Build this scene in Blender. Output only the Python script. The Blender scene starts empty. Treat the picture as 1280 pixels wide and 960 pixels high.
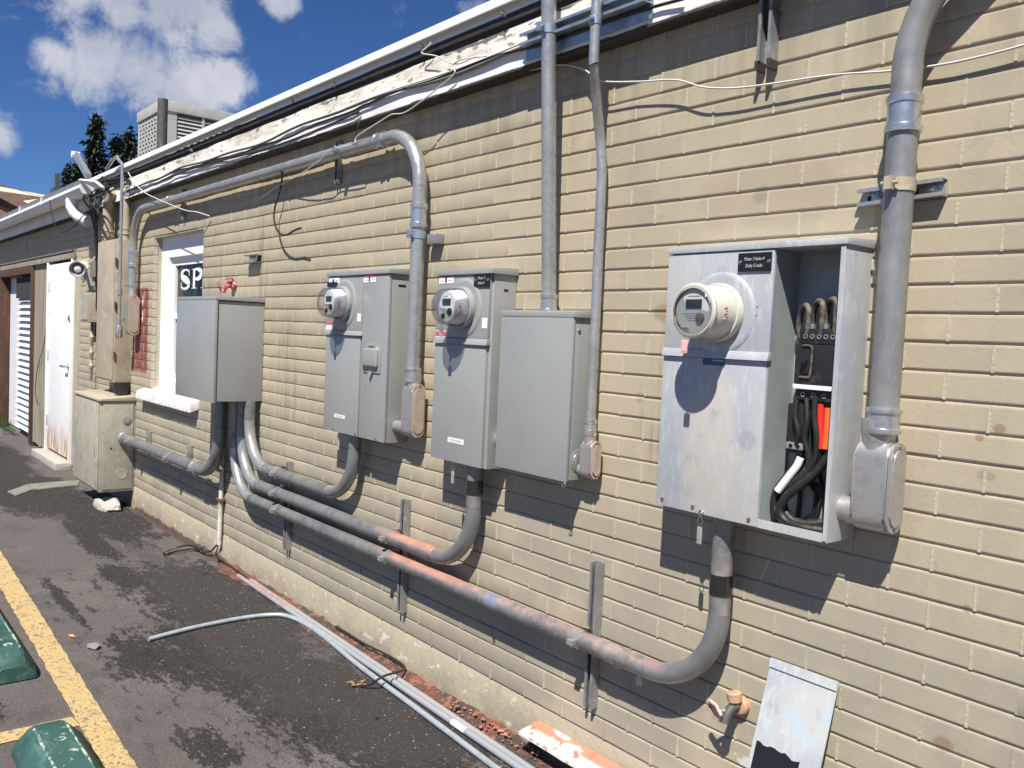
import bpy, bmesh, math, random
from mathutils import Vector, Matrix
random.seed(7)
sc = bpy.context.scene
COL = sc.collection
R = math.radians
# ---------------------------------------------------------------- camera, light, sky, exposure
YAW, PIT, ROL, FPX = 0.688106, -0.052703, 0.045524, 1080.0
CAM = Vector((0.0, -2.0687, 1.50))
fwd = Vector((-math.cos(YAW)*math.cos(PIT), math.sin(YAW)*math.cos(PIT), math.sin(PIT)))
_r = fwd.cross(Vector((0, 0, 1))).normalized(); _u = _r.cross(fwd)
rgt = _r*math.cos(ROL) + _u*math.sin(ROL); upv = -_r*math.sin(ROL) + _u*math.cos(ROL)
cd = bpy.data.cameras.new('camera'); cam = bpy.data.objects.new('camera', cd); COL.objects.link(cam)
cd.sensor_width = 36; cd.lens = 36*FPX/1280; cd.clip_start = 0.05; cd.clip_end = 2000
cam.matrix_world = Matrix(((rgt.x, upv.x, -fwd.x, CAM.x), (rgt.y, upv.y, -fwd.y, CAM.y), (rgt.z, upv.z, -fwd.z, CAM.z), (0, 0, 0, 1)))
sc.camera = cam
def ray(u, v): return fwd*FPX + rgt*(u-640) - upv*(v-480)
def W(u, v, o=0.0):            # a point of the photograph, o metres in front of the wall plane
    d = ray(u, v); t = (-o-CAM.y)/d.y; return CAM + d*t
def G(u, v, z=0.0):            # a point of the photograph on the level z
    d = ray(u, v); t = (z-CAM.z)/d.z; return CAM + d*t

SUN = Vector((0.63, -1.0, 1.73)).normalized()       # towards the sun
sl = bpy.data.lights.new('sun', 'SUN'); so = bpy.data.objects.new('sun', sl); COL.objects.link(so)
sl.energy = 5.0; sl.angle = R(0.53); sl.color = (1.0, 0.955, 0.88)
so.rotation_euler = (-SUN).to_track_quat('-Z', 'Y').to_euler(); so.location = (3, -6, 8)
wd = bpy.data.worlds.new('World'); sc.world = wd; wd.use_nodes = True
sc.view_settings.view_transform = 'Standard'; sc.view_settings.look = 'None'; sc.view_settings.exposure = 0.66; sc.view_settings.gamma = 1.0
sc.view_settings.use_curve_mapping = False

class NT:
    def __init__(s, tree): s.t = tree; s.n = tree.nodes; s.l = tree.links
    def node(s, typ, **k):
        n = s.n.new(typ)
        for a, b in k.items(): setattr(n, a, b)
        return n
    def put(s, sock, v):
        if v is None: return
        if isinstance(v, bpy.types.NodeSocket): s.l.new(v, sock)
        else:
            if hasattr(sock.default_value, '__len__') and not hasattr(v, '__len__'): v = [v]*len(sock.default_value)
            if hasattr(v, '__len__') and len(v) == 3 and len(sock.default_value) == 4: v = tuple(v)+(1,)
            sock.default_value = v
    def m(s, op, a, b=None, c=None, clamp=False):
        n = s.node('ShaderNodeMath', operation=op, use_clamp=clamp)
        s.put(n.inputs[0], a); s.put(n.inputs[1], b); s.put(n.inputs[2], c); return n.outputs[0]
    def vm(s, op, a, b=None):
        n = s.node('ShaderNodeVectorMath', operation=op); s.put(n.inputs[0], a); s.put(n.inputs[1], b)
        return n.outputs['Value'] if op in ('DOT_PRODUCT', 'LENGTH', 'DISTANCE') else n.outputs[0]
    def ramp(s, v, lo, hi, a=0.0, b=1.0):
        n = s.node('ShaderNodeMapRange', interpolation_type='SMOOTHSTEP'); s.put(n.inputs[0], v)
        s.put(n.inputs[1], lo); s.put(n.inputs[2], hi); s.put(n.inputs[3], a); s.put(n.inputs[4], b); return n.outputs[0]
    def mix(s, f, a, b, blend='MIX'):
        n = s.node('ShaderNodeMix', data_type='RGBA', blend_type=blend, clamp_factor=True)
        s.put(n.inputs['Factor'], f); s.put(n.inputs[6], a); s.put(n.inputs[7], b); return n.outputs[2]
    def noise(s, vec, scale, detail=4, rough=0.55, dist=0.0):
        n = s.node('ShaderNodeTexNoise'); s.put(n.inputs['Vector'], vec); s.put(n.inputs['Scale'], scale)
        s.put(n.inputs['Detail'], detail); s.put(n.inputs['Roughness'], rough); s.put(n.inputs['Distortion'], dist); return n.outputs['Fac']
    def scalev(s, vec, sv):
        n = s.node('ShaderNodeMapping'); s.put(n.inputs['Vector'], vec); n.inputs['Scale'].default_value = sv; return n.outputs[0]
    def sep(s, vec):
        n = s.node('ShaderNodeSeparateXYZ'); s.put(n.inputs[0], vec); return n.outputs

# sky: Nishita with fair-weather clouds
w = NT(wd.node_tree); w.n.clear()
sky = w.node('ShaderNodeTexSky', sky_type='NISHITA', sun_disc=False, sun_elevation=math.asin(SUN.z), sun_rotation=math.atan2(SUN.x, SUN.y),
             altitude=1800, air_density=1.0, dust_density=0.0, ozone_density=3.0)
tc = w.node('ShaderNodeTexCoord').outputs['Generated']
dirn = w.vm('NORMALIZE', tc)
skyc = w.mix(1.0, sky.outputs[0], (0.50, 0.74, 1.12), 'MULTIPLY')
n1 = w.noise(dirn, 8.0, 9, 0.62, 0.5); n2 = w.noise(dirn, 24.0, 7, 0.65, 0.4)
tot = None
for (u, v, rad) in [(120, 68, .068), (180, 88, .075), (235, 100, .075), (285, 100, .045), (75, 75, .045), (150, 5, .055), (215, 15, .080), (265, 35, .055), (-12, 168, .050), (110, -30, .07), (220, -45, .09), (345, 0, .035),
                    (900, -500, .3), (1500, -200, .2), (300, -350, .2)]:
    c = ray(u, v).normalized()
    d = w.vm('DISTANCE', dirn, tuple(c))
    b = w.ramp(d, 0.0, rad, 1.0, 0.0)
    tot = b if tot is None else w.m('MAXIMUM', tot, b)
rnd = w.ramp(w.noise(w.scalev(dirn, (1, 1, 2.2)), 2.3, 3, .5), .66, .85)     # fair-weather clouds over the rest of the sky
away = w.ramp(w.vm('DISTANCE', dirn, tuple(fwd)), .62, .9)
tot = w.m('MAXIMUM', tot, w.m('MULTIPLY', rnd, away))
q = w.m('ADD', tot, w.m('MULTIPLY', w.m('SUBTRACT', n1, .5), 2.0)); q = w.m('ADD', q, w.m('MULTIPLY', w.m('SUBTRACT', n2, .5), 1.5))
mask = w.ramp(q, .20, .82, 0.0, .86)
shade = w.ramp(w.noise(w.vm('ADD', dirn, (0.03, 0, -.05)), 9.0, 5, .6), .35, .65)
ccol = w.mix(shade, (6.0, 6.4, 7.6), (9.2, 9.4, 10.0))
fin = w.mix(mask, skyc, ccol)
bg = w.node('ShaderNodeBackground'); w.put(bg.inputs[0], fin); bg.inputs[1].default_value = 0.05
wo = w.node('ShaderNodeOutputWorld'); w.l.new(bg.outputs[0], wo.inputs[0])

# ---------------------------------------------------------------- materials
MATS = {}
def mat(name, base, rough=.6, metal=0.0, layers=(), bump=0.0, bscale=60, bdet=5, bstretch=(1, 1, 1), coat=0.0, rvar=0.0, co='pos', trans=0.0, alpha=1.0, spec=0.5):
    """layers: (colour, [mask, mask...]) with masks ('n',scale,lo,hi[,stretch]) ('x',lo,hi) ('y',..) ('z',..) ('up',lo,hi) ('ell',x,z,rx,rz) ('k',value)"""
    mm = bpy.data.materials.new(name); mm.use_nodes = True; t = NT(mm.node_tree); t.n.clear()
    b = t.node('ShaderNodeBsdfPrincipled'); o = t.node('ShaderNodeOutputMaterial'); t.l.new(b.outputs[0], o.inputs[0])
    geo = t.node('ShaderNodeNewGeometry')
    pos = geo.outputs['Position'] if co == 'pos' else t.node('ShaderNodeTexCoord').outputs['Object']
    P = t.sep(geo.outputs['Position']); N = t.sep(geo.outputs['Normal'])
    def mask(k):
        kind = k[0]
        if kind == 'n':
            vec = t.scalev(pos, k[4]) if len(k) > 4 else pos
            return t.ramp(t.noise(vec, k[1], 6, .6), k[2], k[3])
        if kind == 'v':
            vo = t.node('ShaderNodeTexVoronoi'); t.put(vo.inputs['Vector'], pos); vo.inputs['Scale'].default_value = k[1]
            return t.ramp(t.sep(vo.outputs['Color'])[0], k[2], k[3])
        if kind == 'r':
            oi = t.node('ShaderNodeObjectInfo'); return t.ramp(oi.outputs['Random'], k[1], k[2])
        if kind in 'xyz': return t.ramp(P['xyz'.index(kind)], k[1], k[2])
        if kind == 'up': return t.ramp(N[2], k[1], k[2])
        if kind == 'k': return t.m('ADD', k[1], 0.0)
        if kind == 'ell':
            nn = t.m('MULTIPLY', t.m('SUBTRACT', t.noise(pos, k[6] if len(k) > 6 else 25, 4, .6), .5), k[5] if len(k) > 5 else .7)
            a = t.m('DIVIDE', t.m('SUBTRACT', P[0], k[1]), k[3]); c = t.m('DIVIDE', t.m('SUBTRACT', P[2], k[2]), k[4])
            d = t.m('SQRT', t.m('ADD', t.m('MULTIPLY', a, a), t.m('MULTIPLY', c, c)))
            return t.ramp(t.m('ADD', d, nn), .6, 1.1, 1.0, 0.0)
        if kind == 'gell':
            am = k[5] if len(k) > 5 else 1.6; nn = t.m('MULTIPLY', t.m('SUBTRACT', t.noise(t.scalev(pos, (.7, 1.5, 1)), k[6] if len(k) > 6 else 7, 9, .72), .5), am*1.5)
            nn = t.m('ADD', nn, t.m('MULTIPLY', t.m('SUBTRACT', t.noise(t.scalev(pos, (.7, 1.6, 1)), 34, 5, .65), .5), am*.9))
            a = t.m('DIVIDE', t.m('SUBTRACT', P[0], k[1]), k[3]); c = t.m('DIVIDE', t.m('SUBTRACT', P[1], k[2]), k[4])
            d = t.m('SQRT', t.m('ADD', t.m('MULTIPLY', a, a), t.m('MULTIPLY', c, c)))
            return t.ramp(t.m('ADD', d, nn), .78, 1.04, 1.0, 0.0)
        if kind == 'or':
            r = mask(k[1])
            for x in k[2:]: r = t.m('MAXIMUM', r, mask(x))
            return r
    c = tuple(base)
    for col, ms in layers:
        f = None
        for k in ms:
            x = mask(k); f = x if f is None else t.m('MULTIPLY', f, x)
        c = t.mix(f, c, tuple(col))
    t.put(b.inputs['Base Color'], c)
    if rvar: t.put(b.inputs['Roughness'], t.ramp(t.noise(pos, 18, 5, .6), .3, .7, max(0.05, rough-rvar), min(1, rough+rvar)))
    else: b.inputs['Roughness'].default_value = rough
    b.inputs['Metallic'].default_value = metal; b.inputs['Coat Weight'].default_value = coat; b.inputs['Specular IOR Level'].default_value = spec
    b.inputs['Transmission Weight'].default_value = trans; b.inputs['Alpha'].default_value = alpha
    if bump:
        bn = t.node('ShaderNodeBump'); bn.inputs['Distance'].default_value = 1.0; bn.inputs['Strength'].default_value = 1.0
        h = t.m('MULTIPLY', t.noise(t.scalev(pos, bstretch), bscale, bdet, .6), bump)
        t.put(bn.inputs['Height'], h); t.l.new(bn.outputs[0], b.inputs['Normal'])
    MATS[name] = mm; return mm

WX = [('x', -6, -1)]
stain_and_shade = [((.21, .175, .13), [('n', 15, .40, .68, (1, 1, .10)), ('z', 2.02, 2.36), ('k', .42)]), ((.24, .205, .155), [('ell', -5.3, 1.75, .9, .5, 1.3, 4), ('n', 18, .48, .70, (1, 1, .12)), ('k', .5)]), ((.30, .24, .17), [('ell', -1.42, 1.93, .30, .10, 1.2, 9), ('k', .38)]), ((.27, .235, .17), [('n', 4.5, .60, .76), ('n', 26, .42, .66), ('k', .55)]), ((.20, .06, .05), [('ell', W(620, 800).x, W(620, 800).z, .014, .014, .9, 60)]), ((.62, .60, .55), [('ell', W(1003, 168).x, W(1003, 168).z, .006, .02, .6), ('k', .35)]), ((.26, .19, .12), [('ell', -1.78, 1.60, .05, .03, .3), ('k', .65)]), ((.26, .19, .12), [('ell', -1.70, 1.61, .03, .03, .3), ('k', .65)]),  # first layer: grime streaks that also paint eave shade into the top courses
         ((.20, .155, .10), [('ell', -1.76, 1.36, .11, .30, .6, 9), ('n', 34, .44, .62, (1, 1, .06)), ('k', .6)]), ((.19, .17, .14), [('ell', -4.84, 1.86, .035, .32, .5, 9), ('k', .4)]),
         ((.20, .16, .12), [('or', ('ell', -4.45, 1.25, .18, .35, .8, 12),), ('n', 30, .42, .66, (1, 1, .06)), ('k', .55)]),
         ((.24, .12, .07), [('or', ('ell', -.79, 1.348, .016, .013, .2), ('ell', -.83, 1.325, .011, .012, .2), ('ell', -.83, .93, .013, .013, .3), ('ell', -.86, .60, .028, .022, .5)), ('k', .6)]),
         ((.17, .15, .12), [('or', ('ell', -.815, 1.24, .018, .014, .4), ('ell', -.80, 1.24, .012, .01, .4), ('ell', -1.45, 1.93, .03, .03, .5), ('ell', -1.86, 1.33, .02, .02, .5)), ('k', .35)]),
         ((.75, .74, .72), [('or', ('ell', W(775, 828).x, W(775, 828).z, .025, .022, 1.6, 80), ('ell', -1.36, .335, .07, .02, 2.6, 60), ('ell', -1.80, .43, .015, .02, 2.0, 80)), ('k', .5)])]
wall_layers = [
    ((.35, .305, .225), [('n', 2.2, .45, .75)]),
    ((.30, .262, .20), [('n', 40, .60, .78), ('k', .5)]),
    ((.50, .425, .30), [('n', 9, .52, .75), ('k', .6)]),
    ((.46, .40, .285), [('r', .5, 1.0), ('k', .25)]),
    ((.31, .275, .205), [('r', .35, 0.0), ('k', .28)]),
    ((.285, .262, .215), [('n', 3.1, .30, .60), ('z', 1.35, .5), ('k', .72)]),
    ((.25, .225, .18), [('n', 22, .55, .8, (1, 1, .12)), ('k', .15)]),
    ((.26, .21, .16), [('n', 75, .66, .74), ('k', .5)]),
    ((.42, .27, .19), [('z', .55, .18), ('n', 6, .45, .75), ('x', -4.5, -2.5), ('k', .3)]),
] + stain_and_shade
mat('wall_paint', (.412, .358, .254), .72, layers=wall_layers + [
    ((.24, .075, .058), [('x', -7.36, -7.34), ('x', -6.945, -6.96), ('z', 1.08, 1.12), ('z', 1.77, 1.75), ('n', 26, .24, .40)]),
    ((.62, .45, .38), [('x', -7.36, -7.34), ('x', -6.945, -6.96), ('z', 1.08, 1.12), ('z', 1.77, 1.75), ('n', 60, .60, .72), ('k', .6)]),
    ((.8, .78, .74), [('or', ('ell', -7.10, 1.665, .014, .05, .5), ('ell', -7.10, 1.545, .014, .05, .5))]),
], bump=.0007, bscale=80, bdet=8, spec=.35)
mat('mortar', (.46, .41, .31), .8, layers=[((.36, .31, .23), [('n', 12, .5, .8)]), ((.30, .26, .20), [('z', 1.2, .2), ('n', 3, .4, .6)])], bump=.003, bscale=90)
mat('foundation_paint', (.375, .328, .235), .75, layers=[((.28, .245, .18), [('n', 4, .4, .65), ('z', .2, .02)]), ((.62, .585, .50), [('n', 13, .61, .64, (1, 1, 1.6)), ('z', .185, .14), ('z', .0, .06), ('k', .6)]),
     ((.30, .16, .11), [('n', 9, .4, .6), ('z', .07, .0)]), ((.19, .175, .15), [('n', 30, .55, .8, (1, 1, .3)), ('k', .5)])], bump=.004, bscale=40)
dust = ((.62, .40, .33), [('up', .05, .95), ('x', -3.6, -2.9), ('x', -1.25, -1.6), ('n', 30, .28, .66), ('k', .66)])
dust2 = ((.66, .36, .27), [('up', .1, .7), ('x', -3.35, -3.1), ('x', -2.55, -2.8), ('n', 40, .25, .45)])
mat('galvanized', (.45, .447, .43), .33, .55, layers=[((.37, .37, .36), [('v', 85, .2, .8), ('k', .7)]), ((.33, .335, .335), [('n', 7, .45, .7), ('k', .7)])], rvar=.10, bump=.0003, bscale=120)
mat('bright_galvanized', (.60, .60, .58), .27, .80, layers=[((.46, .46, .45), [('v', 110, .2, .8), ('k', .5)])], rvar=.08)
mat('aged_galvanized', (.26, .255, .25), .46, .50, layers=[((.18, .18, .18), [('n', 14, .42, .68)]), ((.34, .34, .34), [('n', 45, .50, .72), ('k', .6)]), ((.16, .16, .165), [('n', 90, .60, .70), ('k', .4)]),
     ((.55, .43, .38), [('n', 10, .50, .70), ('x', -3.0, -2.0), ('k', .6)]), dust, dust2, ((.28, .35, .50), [('ell', -2.465, .53, .04, .1, .5), ('k', .7)])], rvar=.12, bump=.0012, bscale=160)
mat('elbow_grey', (.28, .29, .29), .42, .55, layers=[((.24, .25, .265), [('n', 10, .42, .65)]), ((.55, .36, .30), [('up', .0, .7), ('n', 14, .40, .6), ('k', .7)])], bump=.0006, bscale=120)
mat('strut_steel', (.30, .30, .30), .55, .5, layers=[((.20, .17, .14), [('n', 20, .45, .65)]), ((.42, .43, .45), [('n', 40, .5, .7)])], bump=.0006, bscale=120)
mat('strut_blue_steel', (.42, .50, .58), .42, .7, layers=[((.30, .36, .42), [('n', 25, .4, .65)])])
mat('panel_grey', (.290, .298, .288), .33, layers=[((.22, .225, .205), [('n', 16, .56, .85, (1, 1, .08)), ('k', .30)]), ((.268, .276, .267), [('n', 4, .4, .7)]), ((.39, .40, .40), [('n', 60, .62, .7), ('k', .35)])], rvar=.05, bump=.00010, bscale=350, coat=.15)
mat('panel_grey_dark', (.17, .18, .18), .45)
mat('panel_trim_grey', (.295, .303, .294), .42)
mat('panel_galv_dull', (.385, .41, .44), .55, .10, layers=[((.49, .49, .465), [('n', 3.5, .42, .60), ('k', .85)]), ((.56, .51, .41), [('ell', -1.48, 1.22, .11, .24, .9, 8), ('k', .6)]), ((.28, .30, .34), [('n', 16, .54, .74), ('k', .5)]),
     ((.33, .32, .37), [('ell', -1.36, 1.26, .03, .03, 1.0, 30), ('k', .7)]), ((.38, .52, .62), [('n', 7, .60, .70), ('k', .6)]),
     ((.56, .56, .56), [('n', 45, .52, .68, (1.5, 1, .35)), ('k', .55)]), ((.36, .33, .30), [('n', 140, .66, .72), ('k', .6)])], rvar=.1, bump=.00035, bscale=150)
mat('panel_interior', (.30, .335, .325), .5, .1, layers=[((.24, .265, .26), [('n', 6, .4, .7)])])
mat('cast_aluminium', (.48, .465, .445), .42, .65, layers=[((.60, .40, .33), [('n', 9, .52, .72), ('k', .6)]), ((.40, .39, .38), [('n', 40, .45, .7)])], bump=.0005, bscale=200)
mat('dusty_cover', (.42, .35, .27), .6, .2, layers=[((.50, .37, .31), [('n', 14, .45, .6)]), ((.33, .30, .27), [('n', 40, .5, .7)])])
mat('beige_paint', (.40, .345, .25), .6, layers=[((.30, .26, .19), [('n', 6, .45, .7)]), ((.20, .14, .09), [('n', 30, .64, .70), ('k', .8)]), ((.47, .42, .32), [('n', 12, .5, .7)]), ((.24, .21, .17), [('n', 25, .5, .75, (1, 1, .15)), ('k', .5)])], bump=.001, bscale=60)
mat('green_grey_paint', (.36, .34, .27), .6, layers=[((.28, .26, .20), [('n', 8, .45, .7)]), ((.18, .13, .09), [('n', 40, .62, .68)]), ((.42, .40, .33), [('n', 20, .5, .7)])], bump=.001, bscale=60)
mat('white_paint', (.80, .80, .80), .5, layers=[((.66, .66, .65), [('n', 6, .5, .75), ('k', .5)])], bump=.0006, bscale=40)
mat('drip_edge_white', (.80, .81, .82), .35, layers=[((.62, .61, .58), [('n', 9, .55, .75), ('k', .4)])])
mat('gutter_white', (.74, .75, .76), .4, layers=[((.55, .55, .54), [('n', 5, .5, .75), ('k', .5)])])
mat('fascia_white', (.80, .79, .76), .6, layers=[((.60, .57, .52), [('n', 8, .50, .75, (.3, 1, 1.5)), ('k', .6)]), ((.16, .15, .13), [('z', 2.482, 2.472), ('n', 9, .50, .54)]), ((.19, .17, .15), [('n', 26, .66, .70), ('k', .9)])], bump=.002, bscale=25, bstretch=(.4, 1, 1))
mat('fascia_peeling', (.70, .66, .58), .7, layers=[((.48, .43, .36), [('n', 7, .42, .62, (.4, 1, 1))]), ((.14, .12, .10), [('n', 11, .59, .61, (.45, 1, 1.2)), ('z', 2.595, 2.62)]), ((.22, .19, .16), [('n', 34, .60, .63, (.5, 1, 1)), ('k', .9)]),
     ((.72, .69, .64), [('n', 28, .48, .60, (.25, 1, 2)), ('k', .4)])], bump=.006, bscale=30, bstretch=(.25, 1, 1.5))
mat('dark_wood', (.035, .03, .027), .85, layers=[((.07, .06, .05), [('n', 12, .45, .7, (.2, 1, 1))])], bump=.003, bscale=30)  # base darkened so the eaves board carries painted drip edge shade
mat('soffit_wood', (.20, .19, .17), .8, layers=[((.10, .09, .08), [('n', 12, .45, .7)])])
mat('siding_wood', (.30, .265, .20), .8, layers=[((.20, .17, .125), [('n', 14, .42, .66, (1, 1, .08))]), ((.12, .10, .08), [('n', 40, .62, .68, (1, 1, .06))])], bump=.004, bscale=50, bstretch=(1, 1, .08))
mat('brown_wood', (.075, .034, .02), .7, layers=[((.15, .07, .04), [('n', 20, .5, .7, (1, 1, .15))]), ((.06, .03, .02), [('n', 9, .55, .7)])], bump=.001, bscale=60)
mat('door_white', (.80, .80, .80), .45, layers=[((.45, .22, .09), [('n', 16, .36, .56, (1, 1, .35)), ('z', .48, .12)]), ((.36, .33, .30), [('n', 26, .66, .69, (1, 1, .5))])], bump=.0005, bscale=30)
mat('shutter_white', (.70, .71, .73), .4, layers=[((.5, .5, .5), [('n', 6, .5, .7), ('k', .4)])])
mat('black_plastic', (.018, .018, .019), .38, layers=[((.055, .05, .045), [('n', 26, .5, .7)])], bump=.0006, bscale=150)
mat('black_rubber', (.016, .015, .014), .5, layers=[((.10, .085, .065), [('n', 40, .50, .68), ('up', .2, .9)])], bump=.0012, bscale=120)
mat('dusty_cable', (.05, .045, .04), .6, layers=[((.135, .115, .09), [('n', 60, .38, .60)])], bump=.0015, bscale=120)
mat('black_enamel', (.02, .02, .022), .3)
mat('label_black', (.012, .012, .014), .3)
mat('label_white', (.82, .82, .84), .4)
mat('label_text_grey', (.42, .42, .42), .5)
mat('label_red', (.60, .10, .09), .5); mat('label_pink', (.75, .42, .42), .5); mat('label_blue', (.03, .09, .22), .4)
mat('meter_body_white', (.56, .54, .46), .32, layers=[((.52, .49, .42), [('n', 14, .45, .7)])])
mat('meter_body_grey', (.60, .59, .66), .3, layers=[((.40, .38, .42), [('n', 20, .45, .7)])])
mat('meter_face', (.58, .60, .56), .4); mat('meter_display', (.03, .035, .03), .25)
def clear_shell(name, tint, base_r=.06, fk=.6):
    mm = bpy.data.materials.new(name); mm.use_nodes = True; t = NT(mm.node_tree); t.n.clear()
    a = t.node('ShaderNodeBsdfTransparent'); t.put(a.inputs[0], tint); g = t.node('ShaderNodeBsdfGlossy'); g.inputs['Roughness'].default_value = .06
    f = t.node('ShaderNodeFresnel'); f.inputs[0].default_value = 1.5; mx = t.node('ShaderNodeMixShader')
    t.put(mx.inputs[0], t.m('ADD', t.m('MULTIPLY', f.outputs[0], fk), base_r, clamp=True)); t.l.new(a.outputs[0], mx.inputs[1]); t.l.new(g.outputs[0], mx.inputs[2])
    o = t.node('ShaderNodeOutputMaterial'); t.l.new(mx.outputs[0], o.inputs[0]); MATS[name] = mm; return mm
clear_shell('meter_glass', (.97, .97, .97), .03)
mat('dark_sleeve', (.10, .10, .105), .18, .9)
mat('clear_frosted_plastic', (.80, .82, .80), .35, trans=.75)
mat('orange_tape', (.85, .13, .03), .4, bump=.001, bscale=200); mat('red_tape', (.70, .025, .015), .4); mat('white_tape', (.8, .8, .8), .4); mat('green_insulation', (.006, .045, .018), .4)
mat('chrome_steel', (.6, .6, .6), .25, 1.0)
mat('wire_white', (.62, .60, .55), .5); mat('wire_black', (.02, .018, .017), .55); mat('wire_grey', (.17, .16, .15), .6)
mat('rust_dark', (.045, .03, .022), .8)
mat('rust_brown', (.18, .075, .035), .8)
mat('brass_dusty', (.55, .32, .20), .7, .1, layers=[((.38, .27, .17), [('n', 50, .45, .65)])], bump=.001, bscale=150)
mat('faucet_handle', (.60, .44, .38), .7, layers=[((.42, .18, .14), [('n', 60, .5, .6)])]); mat('faucet_handle_red', (.30, .05, .05), .7, layers=[((.55, .40, .38), [('n', 70, .5, .65)])])
mat('wheel_stop_green', (.030, .088, .074), .72, layers=[((.10, .22, .19), [('n', 14, .52, .70, (.4, 1, 1)), ('k', .6)]), ((.38, .42, .38), [('n', 30, .62, .68), ('up', .5, .9)]), ((.012, .045, .038), [('n', 6, .45, .7)]), ((.13, .14, .125), [('n', 50, .64, .68)])], bump=.002, bscale=60)
mat('worn_edge', (.42, .44, .40), .8, layers=[((.05, .14, .11), [('n', 40, .45, .55)])])
mat('rusted_hole', (.16, .11, .07), .9)
mat('concrete_pale', (.40, .38, .33), .85, layers=[((.36, .33, .29), [('n', 14, .45, .65)])], bump=.01, bscale=30)
mat('concrete_dirty', (.20, .19, .165), .9, layers=[((.12, .11, .10), [('n', 10, .45, .65)])], bump=.008, bscale=30)
mat('brick_rubble', (.26, .10, .065), .9, layers=[((.40, .20, .14), [('n', 30, .45, .65)]), ((.15, .09, .06), [('n', 12, .5, .65)])], bump=.004, bscale=60)
mat('soil_debris', (.065, .045, .036), .95, layers=[((.17, .065, .042), [('n', 9, .42, .60), ('x', -5.7, -5.0)]), ((.26, .11, .075), [('n', 26, .52, .62), ('x', -4.9, -4.6)]), ((.05, .045, .04), [('n', 5, .5, .62)])], bump=.012, bscale=60)
mat('grit_pale', (.40, .37, .32), .9); mat('grit_dark', (.05, .047, .043), .9); mat('leaf_dry', (.24, .15, .07), .8)
mat('board_paint', (.70, .66, .60), .7, layers=[((.55, .20, .13), [('n', 9, .36, .46, (.5, 1, 1.6)), ('y', -.070, -.045)]), ((.40, .16, .11), [('n', 22, .58, .64)])], bump=.002, bscale=50)
mat('ac_metal', (.44, .43, .39), .5, layers=[((.36, .35, .31), [('n', 8, .45, .7)])]); mat('ac_dark', (.06, .06, .06), .7)
mat('pipe_dark', (.07, .072, .07), .6, layers=[((.13, .13, .12), [('n', 10, .5, .7)])])
mat('bark', (.06, .045, .035), .9); mat('needles', (.018, .034, .018), .8, layers=[((.042, .06, .032), [('n', 1.3, .45, .65)])])
mat('shingles_brown', (.10, .052, .038), .9, layers=[((.15, .09, .065), [('n', 3, .45, .65)])]); mat('siding_cream', (.60, .53, .40), .7)
mat('roof_membrane', (.25, .25, .24), .9)
mat('grass_blade', (.045, .10, .02), .7)
mat('parking_yellow', (.50, .36, .165), .75, layers=[((.10, .085, .07), [('n', 90, .555, .62)]), ((.15, .13, .10), [('n', 26, .54, .66), ('k', .8)]), ((.46, .33, .14), [('n', 9, .45, .7)])], bump=.005, bscale=140)
mat('drape_lace', (.30, .30, .28), .9)
mat('room_dark', (.03, .028, .026), .9)

# asphalt
mat('asphalt', (.118, .101, .093), .86, layers=[
    ((.145, .126, .116), [('n', .9, .45, .65)]),
    ((.092, .080, .073), [('n', 4, .48, .70)]),
    ((.026, .023, .021), [('n', 8, .575, .60, (.55, 1.7, 1)), ('x', -5.9, -5.3), ('y', -1.18, -1.05), ('y', .2, -.15), ('k', .8)]),
    ((.09, .08, .075), [('n', 16, .58, .64, (.6, 1.6, 1)), ('k', .6)]),
    ((.019, .017, .015), [('or', ('gell', -4.6, -.32, .95, .36), ('gell', -3.8, -.52, .70, .36), ('gell', -3.1, -.42, .75, .33), ('gell', -2.6, -.35, .6, .25), ('gell', -3.95, -.88, .33, .16, 2.6, 9), ('gell', -5.3, -.62, .35, .12, 1.8, 5), ('gell', -5.0, -1.0, .5, .035, 2.2, 9),
        ('gell', -6.3, -.55, .9, .10, 1.6, 3), ('gell', -8.2, -.55, 1.2, .42, .8), ('gell', -10.6, -.65, 2.0, .50, .6, 3), ('gell', -13.5, -.9, 1.8, .8, .6, 3), ('gell', -2.95, -.95, .18, .08, 2.4, 14), ('gell', -3.95, -1.62, .5, .16, 1.5, 6), ('gell', -6.9, -.30, 1.0, .28, 1.2, 5)), ('k', .88)]),
    ((.055, .05, .046), [('gell', -3.9, -.32, 1.8, .35, 1.2, 3), ('k', .5)]),
    
    ((.19, .175, .165), [('v', 190, .93, .96), ('k', .4)]),
    ((.045, .042, .040), [('v', 230, .86, .92), ('k', .6)]),
    ((.34, .32, .30), [('n', 120, .75, .77), ('k', .6)]),
], bump=.009, bscale=130, bdet=4, spec=.3)

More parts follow.
